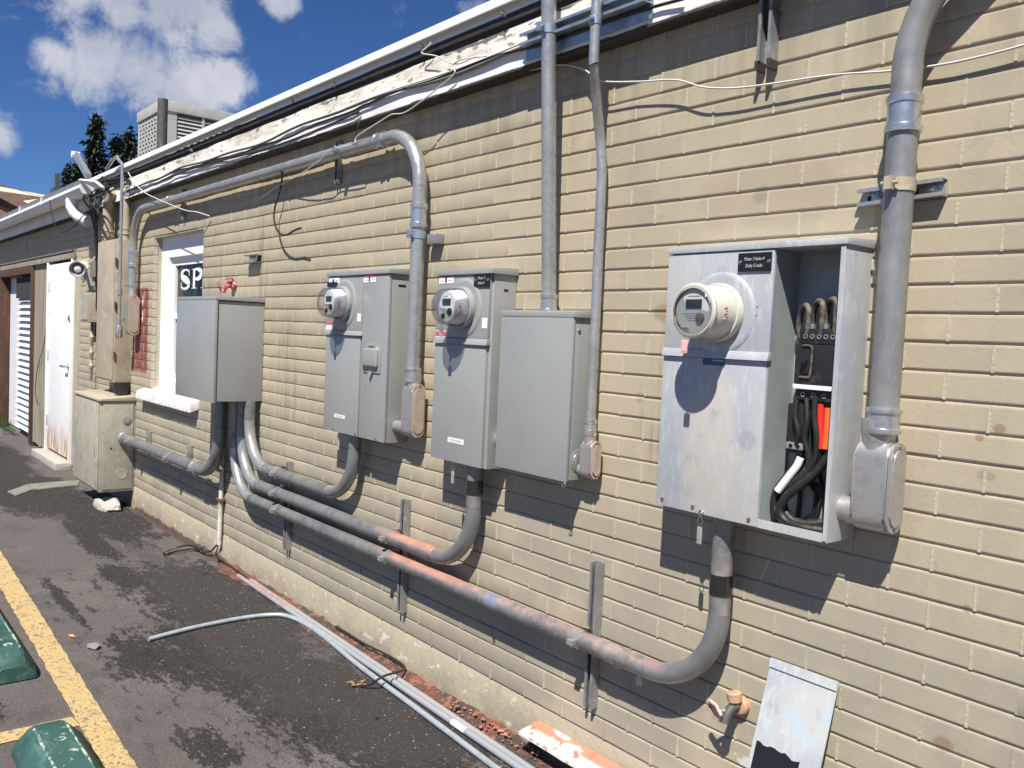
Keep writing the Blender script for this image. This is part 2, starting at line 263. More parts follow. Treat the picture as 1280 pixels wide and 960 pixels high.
# ---------------------------------------------------------------- mesh helpers
ORG = {}
def org(o): return ORG.get(o.name, Vector((0, 0, 0)))
def thing(name, label, cat, loc=(0, 0, 0), group=None):
    o = bpy.data.objects.new(name, None); COL.objects.link(o); o.location = loc; ORG[o.name] = Vector(loc); o.empty_display_size = .1
    o['label'] = label; o['category'] = cat
    if group: o['group'] = group
    return o
def tag(o, label, cat, group=None):
    o['label'] = label; o['category'] = cat
    if group: o['group'] = group
    return o
def frame_of(d):
    d = d.normalized(); a = Vector((0, 0, 1)) if abs(d.z) < .9 else Vector((1, 0, 0))
    x = d.cross(a).normalized(); return x, d.cross(x).normalized()
class MB:
    def __init__(s): s.b = bmesh.new()
    def hexa(s, P8, bev=0.0, seg=2):      # 8 points: bottom ring 0-3, top ring 4-7
        v = [s.b.verts.new(p) for p in P8]
        f = [s.b.faces.new([v[i] for i in q]) for q in ((3, 2, 1, 0), (4, 5, 6, 7), (0, 1, 5, 4), (1, 2, 6, 5), (2, 3, 7, 6), (3, 0, 4, 7))]
        if bev: bmesh.ops.bevel(s.b, geom=list({e for q in f for e in q.edges}), offset=bev, segments=seg, affect='EDGES', profile=.6)
        return s
    def box(s, x0, x1, y0, y1, z0, z1, bev=0.0, seg=2):
        return s.hexa([(x0, y0, z0), (x1, y0, z0), (x1, y1, z0), (x0, y1, z0), (x0, y0, z1), (x1, y0, z1), (x1, y1, z1), (x0, y1, z1)], bev, seg)
    def tube(s, pts, r, n=14, caps=True, closed=False, squash=1.0):
        pts = [Vector(p) for p in pts]; N = len(pts); rr = r if isinstance(r, (list, tuple)) else [r]*N
        rings = []; x = None
        for i, p in enumerate(pts):
            if closed: d = pts[(i+1) % N]-pts[i-1]
            else: d = pts[min(i+1, N-1)]-pts[max(i-1, 0)]
            d = d.normalized()
            if x is None: x, y = frame_of(d)
            else:
                x = (x-d*x.dot(d)).normalized(); y = d.cross(x)
            rings.append([s.b.verts.new(p+(x*math.cos(2*math.pi*k/n)+y*math.sin(2*math.pi*k/n)*squash)*rr[i]) for k in range(n)])
        for i in range(N if closed else N-1):
            a, b = rings[i], rings[(i+1) % N]
            for k in range(n):
                f = s.b.faces.new((a[k], a[(k+1) % n], b[(k+1) % n], b[k])); f.smooth = True
        if caps and not closed:
            s.b.faces.new(rings[0][::-1]); s.b.faces.new(rings[-1])
        return s
    def lathe(s, c, ax, prof, n=28, caps=True):       # prof: (distance along ax, radius)
        c = Vector(c); ax = Vector(ax).normalized(); x, y = frame_of(ax); rings = []
        for (t, r) in prof:
            rings.append([s.b.verts.new(c+ax*t+(x*math.cos(2*math.pi*k/n)+y*math.sin(2*math.pi*k/n))*max(r, 1e-4)) for k in range(n)])
        for a, b in zip(rings, rings[1:]):
            for k in range(n):
                f = s.b.faces.new((a[k], a[(k+1) % n], b[(k+1) % n], b[k])); f.smooth = True
        if caps: s.b.faces.new(rings[0][::-1]); s.b.faces.new(rings[-1])
        return s
    def prism(s, poly, d, bev=0.0):                    # poly: 3-D points, extruded by vector d
        d = Vector(d); a = [s.b.verts.new(Vector(p)) for p in poly]; b = [s.b.verts.new(Vector(p)+d) for p in poly]
        f = [s.b.faces.new(a[::-1]), s.b.faces.new(b)]
        n = len(a)
        for k in range(n): f.append(s.b.faces.new((a[k], a[(k+1) % n], b[(k+1) % n], b[k])))
        if bev: bmesh.ops.bevel(s.b, geom=list({e for e in f[0].edges} | {e for e in f[1].edges}), offset=bev, segments=2, affect='EDGES')
        return s
    def stadium(s, cx, cz, w, h, y0, y1, plane='xz', n=8, bev=0.0):
        r = w/2; P = []
        for k in range(n+1): a = math.pi*k/n; P.append((r*math.cos(a), h/2-r+r*math.sin(a)))
        for k in range(n+1): a = math.pi+math.pi*k/n; P.append((r*math.cos(a), -h/2+r+r*math.sin(a)))
        if plane == 'xz': poly = [(cx+p[0], y0, cz+p[1]) for p in P]; d = (0, y1-y0, 0)
        else: poly = [(y0, cx+p[0], cz+p[1]) for p in P]; d = (y1-y0, 0, 0)
        return s.prism(poly, d, bev)
    def build(s, name, m, parent=None, label=None, smooth=False, loc=None, stuff=False):
        bmesh.ops.recalc_face_normals(s.b, faces=s.b.faces)
        me = bpy.data.meshes.new(name)
        if parent is not None: o0 = org(parent)
        elif loc is not None: o0 = Vector(loc)
        else:
            xs = [v.co for v in s.b.verts]; o0 = Vector(((min(p.x for p in xs)+max(p.x for p in xs))/2, (min(p.y for p in xs)+max(p.y for p in xs))/2, min(p.z for p in xs)))
        bmesh.ops.translate(s.b, verts=s.b.verts, vec=-o0)
        if smooth:
            for f in s.b.faces: f.smooth = True
        s.b.to_mesh(me); s.b.free(); me.materials.append(MATS[m] if isinstance(m, str) else m)
        if not smooth: me.set_sharp_from_angle(angle=R(38))
        o = bpy.data.objects.new(name, me); COL.objects.link(o)
        if parent is not None: o.parent = parent; ORG[o.name] = org(parent)
        else: o.location = o0; ORG[o.name] = o0
        if label: o['label'] = label
        if stuff: o['kind'] = 'stuff'
        return o
def smooth_pts(pts, n=6):            # Catmull-Rom
    pts = [Vector(p) for p in pts]; out = []
    for i in range(len(pts)-1):
        p0 = pts[max(i-1, 0)]; p1 = pts[i]; p2 = pts[i+1]; p3 = pts[min(i+2, len(pts)-1)]
        for k in range(n):
            t = k/n
            out.append(.5*((2*p1)+(p2-p0)*t+(2*p0-5*p1+4*p2-p3)*t*t+(3*p1-p0-3*p2+p3)*t**3))
    out.append(pts[-1]); return out
def wire(name, pts, r, m, label, cat, n=6, parent=None, seg=6):
    o = MB().tube(smooth_pts(pts, seg), r, n).build(name, m, parent)
    return tag(o, label, cat) if parent is None else o

def conduit(name, label, pts, Rb, r, m, couplings=(), clamps=(), group=None, elbow_m=None, n=18, cat='conduit', cm='bright_galvanized', clm='strut_blue_steel', sleeve=False, dark=()):
    """pipe run with swept elbows; couplings (point, length), clamps (point, width)"""
    pts = [Vector(p) for p in pts]; root = thing(name, label, cat, pts[0] if pts[0].z < pts[-1].z else pts[-1], group)
    if not isinstance(Rb, (list, tuple)): Rb = [Rb]*(len(pts)-2)
    path = []; prev = pts[0]
    for i in range(1, len(pts)-1):
        a = (pts[i-1]-pts[i]).normalized(); b = (pts[i+1]-pts[i]).normalized(); ang = math.pi-a.angle(b)
        if ang < .02: continue
        T = Rb[i-1]*math.tan(ang/2); p, q = pts[i]+a*T, pts[i]+b*T
        if (p-prev).length > .004:
            MB().tube([prev, p], r, n).build('pipe', m, root); path += [(prev.lerp(p, k/40), (p-prev).normalized()) for k in range(41)]
        c = pts[i]+(a+b).normalized()*(Rb[i-1]/math.cos(ang/2)); arc = []
        n0 = (p-c).normalized(); n1 = (q-c).normalized(); steps = max(6, int(ang*14))
        for k in range(steps+1):
            t = k/steps; v = (n0*math.sin((1-t)*ang)+n1*math.sin(t*ang))/math.sin(ang) if ang < 3.1 else n0
            arc.append(c+v*Rb[i-1])
        MB().tube(arc, r*1.004, n).build('elbow', (elbow_m[i-1] if isinstance(elbow_m, (list, tuple)) else elbow_m) or m, root)
        path += [(arc[k], (arc[min(k+1, steps)]-arc[max(k-1, 0)]).normalized()) for k in range(steps+1)]
        prev = q
    if (pts[-1]-prev).length > .004:
        MB().tube([prev, pts[-1]], r, n).build('pipe', m, root); path += [(prev.lerp(pts[-1], k/40), (pts[-1]-prev).normalized()) for k in range(41)]
    def near(p): return min(path, key=lambda q: (q[0]-Vector(p)).length)
    for (p, L) in dark:
        c, d = near(p); MB().lathe(c, d, [(-L/2, r*1.01), (-L/2, r*1.07), (L/2, r*1.07), (L/2, r*1.01)], n).build('sleeve', 'dark_sleeve', root)
    for (p, L) in couplings:
        c, d = near(p)
        if sleeve: MB().lathe(c, d, [(-L/2, r*1.0), (-L/2, r*1.07), (L/2, r*1.07), (L/2, r*1.0)], n).build('coupling', cm, root); continue
        MB().lathe(c, d, [(-L/2, r*1.02), (-L/2, r*1.20), (-L/2+L*.10, r*1.24), (-L/2+L*.20, r*1.20), (-L/2+L*.22, r*1.11), (L/2-L*.22, r*1.11), (L/2-L*.20, r*1.20), (L/2-L*.10, r*1.24), (L/2, r*1.20), (L/2, r*1.02)], n).build('coupling', cm, root)
    for (p, wd_) in clamps:
        c, d = near(p); cl = MB().lathe(c, d, [(-wd_/2, r*1.01), (-wd_/2, r*1.09), (wd_/2, r*1.09), (wd_/2, r*1.01)], n).build('clamp', clm, root)
        out = Vector((0, -1, 0)); side = d.cross(out).normalized()
        e = c+out*r*1.02
        MB().hexa([e+side*sx*.004+out*oy+d*dz for dz in (-wd_*.5, wd_*.5) for (sx, oy) in ((-2.2, 0), (2.2, 0), (2.2, .022), (-2.2, .022))]).tube([e+side*.020+out*.012, e-side*.020+out*.012], .0045, 8).build('bolt', clm, cl)
    return root
def lb_body(root, cx, cy, ztop, zbot, w, dpt, m='cast_aluminium', covm='dusty_cover', face='x', nip=None, hub_r=None):
    """LB fitting, its cover on the +x side; w across y, dpt along x"""
    x0, x1 = cx-dpt/2, cx+dpt/2; h = ztop-zbot
    b = MB().stadium(cy, (ztop+zbot)/2, w, h, x0, x1, plane='yz', n=10, bev=.006)
    b.lathe((cx-.004, cy, ztop-.035), (0, 0, 1), [(0, w*.46), (.03, w*.46), (.055, hub_r or w*.44), (.085, hub_r or w*.44)], 20)
    if nip: b.tube([(x0-nip, cy, zbot+w*.52), (x0+.01, cy, zbot+w*.52)], w*.40, 18).tube([(x0-nip*.35, cy, zbot+w*.52), (x0+.01, cy, zbot+w*.52)], w*.45, 18)
    o = b.build('conduit_body', m, root)
    c = MB().stadium(cy, (ztop+zbot)/2, w*.98, h*.985, x1+.0015, x1+.007, plane='yz', n=10).stadium(cy, (ztop+zbot)/2, w*.76, h*.86, x1+.005, x1+.011, plane='yz', n=10, bev=.003).build('cover', covm, o)
    for zz in (ztop-w*.13, zbot+w*.13): MB().lathe((x1+.007, cy, zz), (1, 0, 0), [(0, .0045), (.005, .0045), (.006, .002)], 8).build('screw', 'chrome_steel', o)
    return o
def text(name, body, size, m, parent, org_, xdir=(1, 0, 0), up=(0, 0, 1), ext=.0004, sx=1.0):
    cu = bpy.data.curves.new(name, 'FONT'); cu.body = body; cu.size = size; cu.extrude = ext; cu.align_x = 'CENTER'; cu.align_y = 'CENTER'
    t = bpy.data.objects.new('t', cu); COL.objects.link(t); dg = bpy.context.evaluated_depsgraph_get()
    me = bpy.data.meshes.new_from_object(t.evaluated_get(dg)); bpy.data.objects.remove(t); bpy.data.curves.remove(cu)
    xd, ud = Vector(xdir), Vector(up); nd = xd.cross(ud)
    M = Matrix(((xd.x*sx, ud.x, nd.x, org_[0]), (xd.y*sx, ud.y, nd.y, org_[1]), (xd.z*sx, ud.z, nd.z, org_[2]), (0, 0, 0, 1)))
    me.transform(Matrix.Translation(-org(parent)) @ M); me.materials.clear(); me.materials.append(MATS[m])
    o = bpy.data.objects.new(name, me); COL.objects.link(o); o.parent = parent; ORG[o.name] = org(parent); return o

# ---------------------------------------------------------------- ground
def struct(o, kind='structure'): o['kind'] = kind; return o
gm = MB(); gm.b.faces.new([gm.b.verts.new(p) for p in ((-400, -400, 0), (400, -400, 0), (400, 400, 0), (-400, 400, 0))])
struct(gm.build('ground', 'asphalt', loc=(0, 0, 0)))
def strip(pts, z=.004):
    m_ = MB(); m_.b.faces.new([m_.b.verts.new((p[0], p[1], z)) for p in pts]); return m_
yi = lambda x: -(1.283+.025*(x+3.2)); yo = lambda x: -(1.190+.031*(x+3.2))
xs = [-14+.04*i for i in range(345)]
ln = MB(); rl = random.Random(9)
je = [(rl.uniform(-.0035, .0035), rl.uniform(-.0035, .0035)) for _ in xs]
for k in range(len(xs)-1):
    a, b = xs[k], xs[k+1]; ln.b.faces.new([ln.b.verts.new(p) for p in ((a, yi(a)+je[k][0], .004), (b, yi(b)+je[k+1][0], .004), (b, yo(b)+je[k+1][1], .004), (a, yo(a)+je[k][1], .004))])
bmesh.ops.remove_doubles(ln.b, verts=ln.b.verts, dist=1e-4)
o = ln.build('road_marking', 'parking_yellow', loc=(0, 0, 0)); struct(o)
A = G(0, 917); B = G(90, 897); Cc = G(100, 908); D = G(0, 931); dA = (A-B).normalized()
struct(strip([B, B+dA*5.2, Cc+(D-Cc).normalized()*5.2, Cc]).build('road_marking', 'parking_yellow', loc=(0, 0, 0)))

# ---------------------------------------------------------------- brick wall
Sx, Lb, X0, CZ = .0677, .20472, -.91522, 1.5+.0677*11.53941
def lz(k): return CZ-k*Sx
wall = thing('brick_wall', 'long painted tan brick wall that carries the meter panels and conduits', 'wall', (-4, 0, 0))
WIN = (-6.856, -5.80, .955, 2.137)
def hole(x0, x1, z):       # clip a brick against window and far door bays
    out = [(x0, x1)]
    if WIN[2] < z < WIN[3]:
        o2 = []
        for a, b in out:
            if b <= WIN[0] or a >= WIN[1]: o2.append((a, b)); continue
            if a < WIN[0]: o2.append((a, WIN[0]))
            if b > WIN[1]: o2.append((WIN[1], b))
        out = o2
    if z < 2.16:
        out = [(max(a, -9.25), b) for a, b in out if b > -9.2]
    return [(a, b) for a, b in out if b-a > .02]
HB = .0628
def brick_bm(m_, x0, x1, z0, rnd, dy=0.0):
    """one brick: front face with a sloped lit top arris; z0 is the joint line under the brick"""
    L = x1-x0; nseg = 3; t = .0026; e = .0006
    rows = []
    prof = [(.03, t), (dy, t), (-.0105+dy, t+.0012), (-.0115+dy, t+.004), (-.0115+dy, HB-.004), (-.0108+dy, HB+.0004), (-.0055+dy, HB+.0026), (.03, HB+.0026)]
    for i in range(nseg+1):
        fx = i/nseg; x = x0+e+(L-2*e)*fx; j = rnd.uniform(-.0004, .0004); jy = rnd.uniform(-.0003, .0003); j2 = rnd.uniform(-.0005, .0005)
        rows.append([m_.b.verts.new((x, y+(jy if 1 < k < 6 else 0), z0+z+(j if k < 4 else j2))) for k, (y, z) in enumerate(prof)])
    for a, b in zip(rows, rows[1:]):
        for k in range(len(prof)-1): m_.b.faces.new((a[k], b[k], b[k+1], a[k+1]))
    m_.b.faces.new(rows[0]); m_.b.faces.new(rows[-1][::-1])
rnd = random.Random(3)
cells = []
for k in range(-4, 31):          # course between line k and k+1
    z0 = lz(k+1); 
    off = X0+(0 if k % 2 == 0 else Lb/2)
    i0 = int((-14.5-off)/Lb)-1
    for i in range(i0, int((.6-off)/Lb)+1):
        for a, b in hole(off+i*Lb, off+(i+1)*Lb, z0+Sx/2):
            if b < -14.5: continue
            cells.append((a, b, z0, k))
def infr(x, z):
    d = Vector((x, 0, z))-CAM; t = d.dot(fwd)
    if t < .1: return False
    u = 640+FPX*d.dot(rgt)/t; v = 480-FPX*d.dot(upv)/t
    return -5 < u < 1285 and -5 < v < 965
vis = [c for c in cells if infr(c[0]+.02, c[2]+.03) or infr(c[1]-.02, c[2]+.03)]
vis.sort(key=lambda c: (Vector(((c[0]+c[1])/2, 0, c[2]))-CAM).length)
near_set = set(vis[:298])
variants = []
for q in range(10):
    m_ = MB(); brick_bm(m_, 0, Lb, 0, rnd); bmesh.ops.recalc_face_normals(m_.b, faces=m_.b.faces)
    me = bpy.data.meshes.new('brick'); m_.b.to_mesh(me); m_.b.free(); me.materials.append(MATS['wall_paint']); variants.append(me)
far = MB(); mort = MB()
for c in cells:
    a, b, z0, k = c
    if c in near_set and abs((b-a)-Lb) < 1e-6:
        o = bpy.data.objects.new('brick', variants[rnd.randrange(10)]); COL.objects.link(o); o.parent = wall
        o.location = Vector((a, rnd.uniform(-.0012, .0010), z0+rnd.uniform(-.0004, .0004)))-org(wall); ORG[o.name] = org(wall)
    elif c in near_set:
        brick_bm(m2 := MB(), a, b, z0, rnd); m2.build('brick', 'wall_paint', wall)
    else: brick_bm(far, a, b, z0, rnd, rnd.uniform(-.0012, .0010))
    y = -.0131+rnd.uniform(-.0006, .0008)
    if b < .5: mort.hexa([(b-.0036, y, z0+.003), (b+.0036, y, z0+.003), (b+.0036, .02, z0+.003), (b-.0036, .02, z0+.003), (b-.0030, y, z0+HB), (b+.0030, y, z0+HB), (b+.0030, .02, z0+HB+.002), (b-.0030, .02, z0+HB+.002)])
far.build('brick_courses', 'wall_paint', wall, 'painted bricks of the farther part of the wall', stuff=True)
for x0, x1, z0, z1 in ((-14.5, -9.25, 2.14, 2.62), (-9.25, WIN[0], .1, 2.62), (WIN[0], WIN[1], .1, WIN[2]), (WIN[0], WIN[1], WIN[3], 2.62), (WIN[1], .6, .1, 2.62)):
    mort.box(x0, x1, -.0062, .10, z0, z1)
mort.build('mortar', 'mortar', wall)
fb = MB(); x = -9.25
fb2 = []
while x < .6:
    x2 = min(.6, x+.35); fb2.append(x); x = x2
fb2.append(.6)
prev = None
for x in fb2:
    j = rnd.uniform(-.002, .002)
    ring = [fb.b.verts.new(p) for p in ((x, .02, -.05), (x, -.019+j, -.05), (x, -.016+j, .06), (x, -.0125+j, .165), (x, -.004, lz(31)+.002), (x, .02, lz(31)+.002))]
    if prev:
        for a in range(5): fb.b.faces.new((prev[a], ring[a], ring[a+1], prev[a+1]))
    prev = ring
fb.build('foundation', 'foundation_paint', wall)
# the building behind the wall: roof deck, far end
bld = MB().box(-14.5, .6, .10, 9.0, -.05, .05).box(-14.5, .6, .02, 9.0, 2.64, 2.70).box(-14.5, .6, 8.9, 9.0, .05, 2.64).box(.5, .6, .10, 8.9, .05, 2.64).box(-14.5, -14.4, .10, 8.9, .05, 2.64)
o = bld.build('flat_roof', 'roof_membrane', loc=(-7, 4, 0)); struct(o)

# ---------------------------------------------------------------- eaves
ev = thing('roof_eaves', 'weathered white wooden eaves with peeling paint along the top of the brick wall', 'eaves', (-4, -.05, 2.4))
def wavy(x0, x1, zb, zt, y, th, name, m, step=.22, amp=.004, lab=None, jag=0.0, yt=None):
    b = MB(); x = x0; prev = None; r_ = random.Random(name+str(x0))
    while True:
        dz = r_.uniform(-amp, amp); dy = r_.uniform(-.002, .002); jb = -abs(r_.gauss(0, jag)) if jag else 0
        yy = y if yt is None else yt
        ring = [b.b.verts.new(p) for p in ((x, y+dy, zb+dz-jb), (x, yy+dy, zt+dz*.5), (x, yy+dy+th, zt+dz*.5), (x, y+dy+th, zb+dz-jb))]
        if prev:
            for a in range(4): b.b.faces.new((prev[a], ring[a], ring[(a+1) % 4], prev[(a+1) % 4]))
        else: b.b.faces.new(ring)
        prev = ring
        if x >= x1: b.b.faces.new(ring[::-1]); break
        x = min(x1, x+step)
    return b.build(name, m, ev, lab)
wavy(-7.55, .6, 2.472, 2.560, -.079, .020, 'fascia_board', 'fascia_white', amp=.003, step=.09, jag=.0025)
wavy(-7.55, .6, 2.560, 2.640, -.066, .020, 'fascia_board', 'fascia_peeling', amp=.002, lab='upper board with peeling paint', step=.15, yt=-.058)
wavy(-14.5, -7.55, 2.470, 2.600, -.072, .020, 'fascia_board', 'fascia_white')
wavy(-14.5, .6, 2.640, 2.700, -.050, .040, 'fascia_board', 'dark_wood', amp=.003, lab='board under the roof edge, blackened to paint in the shade there')  # shade below the drip edge is put into this board's near-black colour
wavy(-14.5, .6, 2.668, 2.673, -.068, .020, 'roof_edge_strip', 'soffit_wood', amp=.002)
wavy(-14.5, .6, 2.464, 2.472, -.083, .085, 'soffit', 'dark_wood', amp=.001)
xs_ = [-14.5+2.42*i for i in range(7)]
for a, b in zip(xs_, xs_[1:]+[.6]):
    m_ = MB(); m_.prism([(a+.001, -.092, 2.716), (a+.001, -.095, 2.711), (a+.001, -.102, 2.713), (a+.001, -.099, 2.748), (a+.001, .02, 2.752), (a+.001, .02, 2.746), (a+.001, -.094, 2.742)], (b-a-.002, 0, 0)).build('drip_edge', 'drip_edge_white', ev)
for (u, v) in ((528, 57), (418, 105), (240, 187), (630, 16), (366, 125), (206, 210)):
    p = W(u, v, .08); MB().lathe(p, (0, -1, 0), [(0, .006), (.008, .008), (.012, .002)], 8).lathe(p+Vector((.008, 0, -.012)), (0, -1, .3), [(0, .008), (.02, .004)], 7).build('gutter_nail', 'wire_grey', ev)

# ---------------------------------------------------------------- window with the SPA lettering
wx0, wx1, wz0, wz1 = WIN
win = thing('spa_window', 'white framed window with white serif letters on the glass, left of the first grey box', 'window', ((wx0+wx1)/2, .05, wz0))
MB().box(wx0, wx0+.17, .05, .12, wz0, wz1).box(wx1-.15, wx1, .05, .12, wz0, wz1).box(wx0+.17, wx1-.15, .05, .12, wz1-.15, wz1).box(wx0+.17, wx1-.15, .05, .12, wz0, wz0+.11).build('frame', 'white_paint', win)
MB().box(wx0+.17, wx0+.23, .078, .11, wz0+.11, wz1-.15).box(wx1-.21, wx1-.15, .078, .11, wz0+.11, wz1-.15).box(wx0+.23, wx1-.21, .078, .11, wz1-.21, wz1-.15).box(wx0+.23, wx1-.21, .078, .11, wz0+.11, wz0+.16).box(wx0+.23, wx1-.21, .082, .11, 1.53, 1.57).build('sash', 'white_paint', win)
gl = MB().box(wx0+.23, wx1-.21, .097, .101, wz0+.16, wz1-.21).build('pane', clear_shell('window_glass', (.70, .72, .68), .0, .28), win)
MB().box(wx0+.05, wx1-.05, .62, .66, wz0, wz1).build('back_wall', 'room_dark', win)
dr = MB()
for i in range(26):
    x = wx0+.23+i*.012; dr.box(x, x+.008, .125+.008*(i % 3), .131+.008*(i % 3), wz0+.1, wz1-.15)
dr.build('curtain', 'drape_lace', win)
for i, x in enumerate([wx0+.17, wx0+.40]): pass
# letters, stroke-built with serifs
lo = W(226, 361, -.094); hi = W(226, 337, -.094); LH = .145; lz0 = lo.z; lw = .088
def stroke(m_, pts, wds, y):
    pts = [Vector((p[0], 0, p[1])) for p in pts]; L = []; Rr = []
    for i, p in enumerate(pts):
        d = (pts[min(i+1, len(pts)-1)]-pts[max(i-1, 0)]).normalized(); nn = Vector((-d.z, 0, d.x)); w_ = wds[i]/2
        L.append(m_.b.verts.new((p.x+nn.x*w_, y, p.z+nn.z*w_))); Rr.append(m_.b.verts.new((p.x-nn.x*w_, y, p.z-nn.z*w_)))
    for i in range(len(pts)-1): m_.b.faces.new((L[i], L[i+1], Rr[i+1], Rr[i]))
lx = W(225.5, 350, -.094).x
def letter(ch, x, z, w_, h, y):
    m_ = MB()
    if ch == 'S':
        cps = [(.86, .70), (.84, .84), (.68, .97), (.42, .985), (.18, .86), (.14, .70), (.30, .57), (.60, .45), (.82, .32), (.84, .17), (.62, .03), (.34, .01), (.14, .12), (.10, .30)]
        wd = [.03, .05, .06, .08, .15, .20, .23, .25, .21, .16, .09, .07, .05, .03]
        P = smooth_pts([(x+a*w_, 0, z+b*h) for a, b in cps], 5); ww = []
        for i in range(len(wd)-1):
            for k in range(5): ww.append((wd[i]+(wd[i+1]-wd[i])*k/5)*w_)
        ww.append(wd[-1]*w_); stroke(m_, [(p.x, p.z) for p in P], ww, y)
        stroke(m_, [(x+.86*w_, z+.98*h), (x+.86*w_, z+.66*h)], [.05*w_, .05*w_], y-.0003); stroke(m_, [(x+.11*w_, z+.36*h), (x+.11*w_, z+.02*h)], [.05*w_, .05*w_], y-.0003)
    if ch == 'P':
        stroke(m_, [(x+.24*w_, z), (x+.24*w_, z+h)], [.19*w_]*2, y); stroke(m_, [(x+.02*w_, z+.015*h), (x+.50*w_, z+.015*h)], [.03*h]*2, y-.0003); stroke(m_, [(x+.02*w_, z+.985*h), (x+.5*w_, z+.985*h)], [.03*h]*2, y-.0003)
        P = smooth_pts([(x+a*w_, 0, z+b*h) for a, b in [(.30, .98), (.60, .975), (.82, .87), (.86, .73), (.80, .59), (.60, .49), (.30, .48)]], 5)
        n_ = len(P); stroke(m_, [(p.x, p.z) for p in P], [w_*(.05+.16*math.sin(math.pi*i/(n_-1))) for i in range(n_)], y-.0006)
    if ch == 'A':
        stroke(m_, [(x+.14*w_, z), (x+.5*w_, z+h)], [.05*w_]*2, y); stroke(m_, [(x+.48*w_, z+h), (x+.86*w_, z)], [.18*w_]*2, y-.0003); stroke(m_, [(x+.26*w_, z+.34*h), (x+.74*w_, z+.34*h)], [.04*h]*2, y-.0006)
        stroke(m_, [(x, z+.015*h), (x+.3*w_, z+.015*h)], [.03*h]*2, y-.0009); stroke(m_, [(x+.68*w_, z+.015*h), (x+1.02*w_, z+.015*h)], [.03*h]*2, y-.0009)
    for f in list(m_.b.faces): pass
    return m_
# ---- placed from the photograph's letter edges
xS0, xS1 = W(225, 350, -.094).x, W(238, 350, -.094).x
xP0, xP1 = W(239, 348, -.094).x, W(253, 348, -.094).x
zS0, zS1 = W(231, 361, -.094).z, W(231, 337, -.094).z
letter('S', xS0, zS0, xS1-xS0, zS1-zS0, .0955).build('letter', 'label_white', win)
letter('P', xP0, zS0, xP1-xP0, zS1-zS0, .0955).build('letter', 'label_white', win)
letter('A', xP1-.03, zS0, xP1-xP0+.04, zS1-zS0, .0955).build('letter', 'label_white', win)
tips = MB()
for i in range(11):
    xx = xS0-.02+i*.052; stroke(tips, [(xx, zS0-.16), (xx+.008, zS0-.085-.012*((i*7) % 3 == 0)), (xx+.028, zS0-.10), (xx+.028, zS0-.16)], [.009]*4, .0955)
tips.build('lettering', 'label_white', win, 'row of small white letters mostly hidden behind the grey box')
# sloping sill of painted bricks on edge
sill = thing('window_sill', 'white painted sloping brick sill under the SPA window, partly behind the grey box', 'sill', (-6.4, -.03, .92))
xs0, xs1, nb = -7.02, -5.80, 19
for i in range(nb):
    a = xs0+(xs1-xs0)*i/nb; b = xs0+(xs1-xs0)*(i+1)/nb; j = rnd.uniform(-.002, .002)
    MB().hexa([(a+.003, -.075+j, .905), (b-.003, -.075+j, .905), (b-.003, .05, .945), (a+.003, .05, .945), (a+.003, -.065+j, .965), (b-.003, -.065+j, .965), (b-.003, .05, 1.01), (a+.003, .05, 1.01)], .004).build('brick', 'sill_paint' if 'sill_paint' in MATS else mat('sill_paint', (.70, .68, .68), .65, layers=[((.62, .40, .34), [('n', 14, .55, .66), ('k', .8)]), ((.52, .51, .50), [('n', 30, .5, .7)])], bump=.003, bscale=50), sill)

# ---------------------------------------------------------------- far doors, siding, lintel
ld = thing('wooden_lintel', 'weathered timber lintel above the white door and the louvered door at the far end', 'lintel', (-12, 0, 2.12))
MB().box(-14.5, -9.25, -.045, .10, 2.085, 2.155, .004).build('beam', 'siding_wood', ld)
MB().box(-14.5, -9.25, -.055, .03, 2.155, 2.168).build('flashing', 'wire_grey', ld)
def siding(x0, x1, lab):
    t = thing('wood_siding', lab, 'siding', ((x0+x1)/2, 0, 0)); x = x0; 
    while x < x1-.02:
        b = min(x1, x+.105); MB().box(x+.002, b-.002, -.010+rnd.uniform(-.002, .002), .03, rnd.uniform(.03, .06), 2.083).build('board', 'siding_wood', t); x = b
    MB().box(x0, x1, .03, .06, .02, 2.083).build('backing', 'dark_wood', t)
siding(-11.22, -10.40, 'peeling tan vertical board siding between the louvered door and the white door')
siding(-14.5, -13.40, 'tan vertical board siding left of the brown framed louvered door')
MB_ = MB().box(-9.28, -9.08, -.022, .08, .05, 2.083, .003); tag(MB_.build('door_post', 'beige_paint'), 'tan painted post between the white door and the small grey boxes', 'post')
dw = thing('white_door', 'white metal door with rusty bottom and lever handle under the flood lamp', 'door', (-9.85, -.02, 0))
MB().box(-10.36, -9.32, -.028, .015, .10, 2.06, .004).build('leaf', 'door_white', dw)
MB().box(-10.40, -10.365, -.05, .05, .03, 2.082, .003).box(-9.315, -9.285, -.05, .05, .03, 2.082, .003).build('frame', 'white_paint', dw)
MB().box(-10.45, -9.28, -.16, .02, 0, .075, .008).build('threshold', 'concrete_pale', dw)
h_ = MB().lathe((-9.43, -.028, 1.02), (0, -1, 0), [(0, .03), (.008, .03), (.012, .012), (.055, .012)], 14).tube([(-9.43, -.078, 1.02), (-9.54, -.082, 1.02)], .010, 8).build('handle', 'chrome_steel', dw)
MB().lathe((-9.43, -.028, 1.50), (0, -1, 0), [(0, .028), (.012, .028), (.016, .01)], 14).build('lock', 'wire_grey', dw)
for z in (.35, 1.05, 1.78): MB().box(-10.365, -10.35, -.040, -.026, z, z+.1).build('hinge', 'chrome_steel', dw)
dl = thing('louvered_door', 'white louvered roll door in a brown wooden frame at the far end of the wall', 'door', (-12.3, .1, 0))
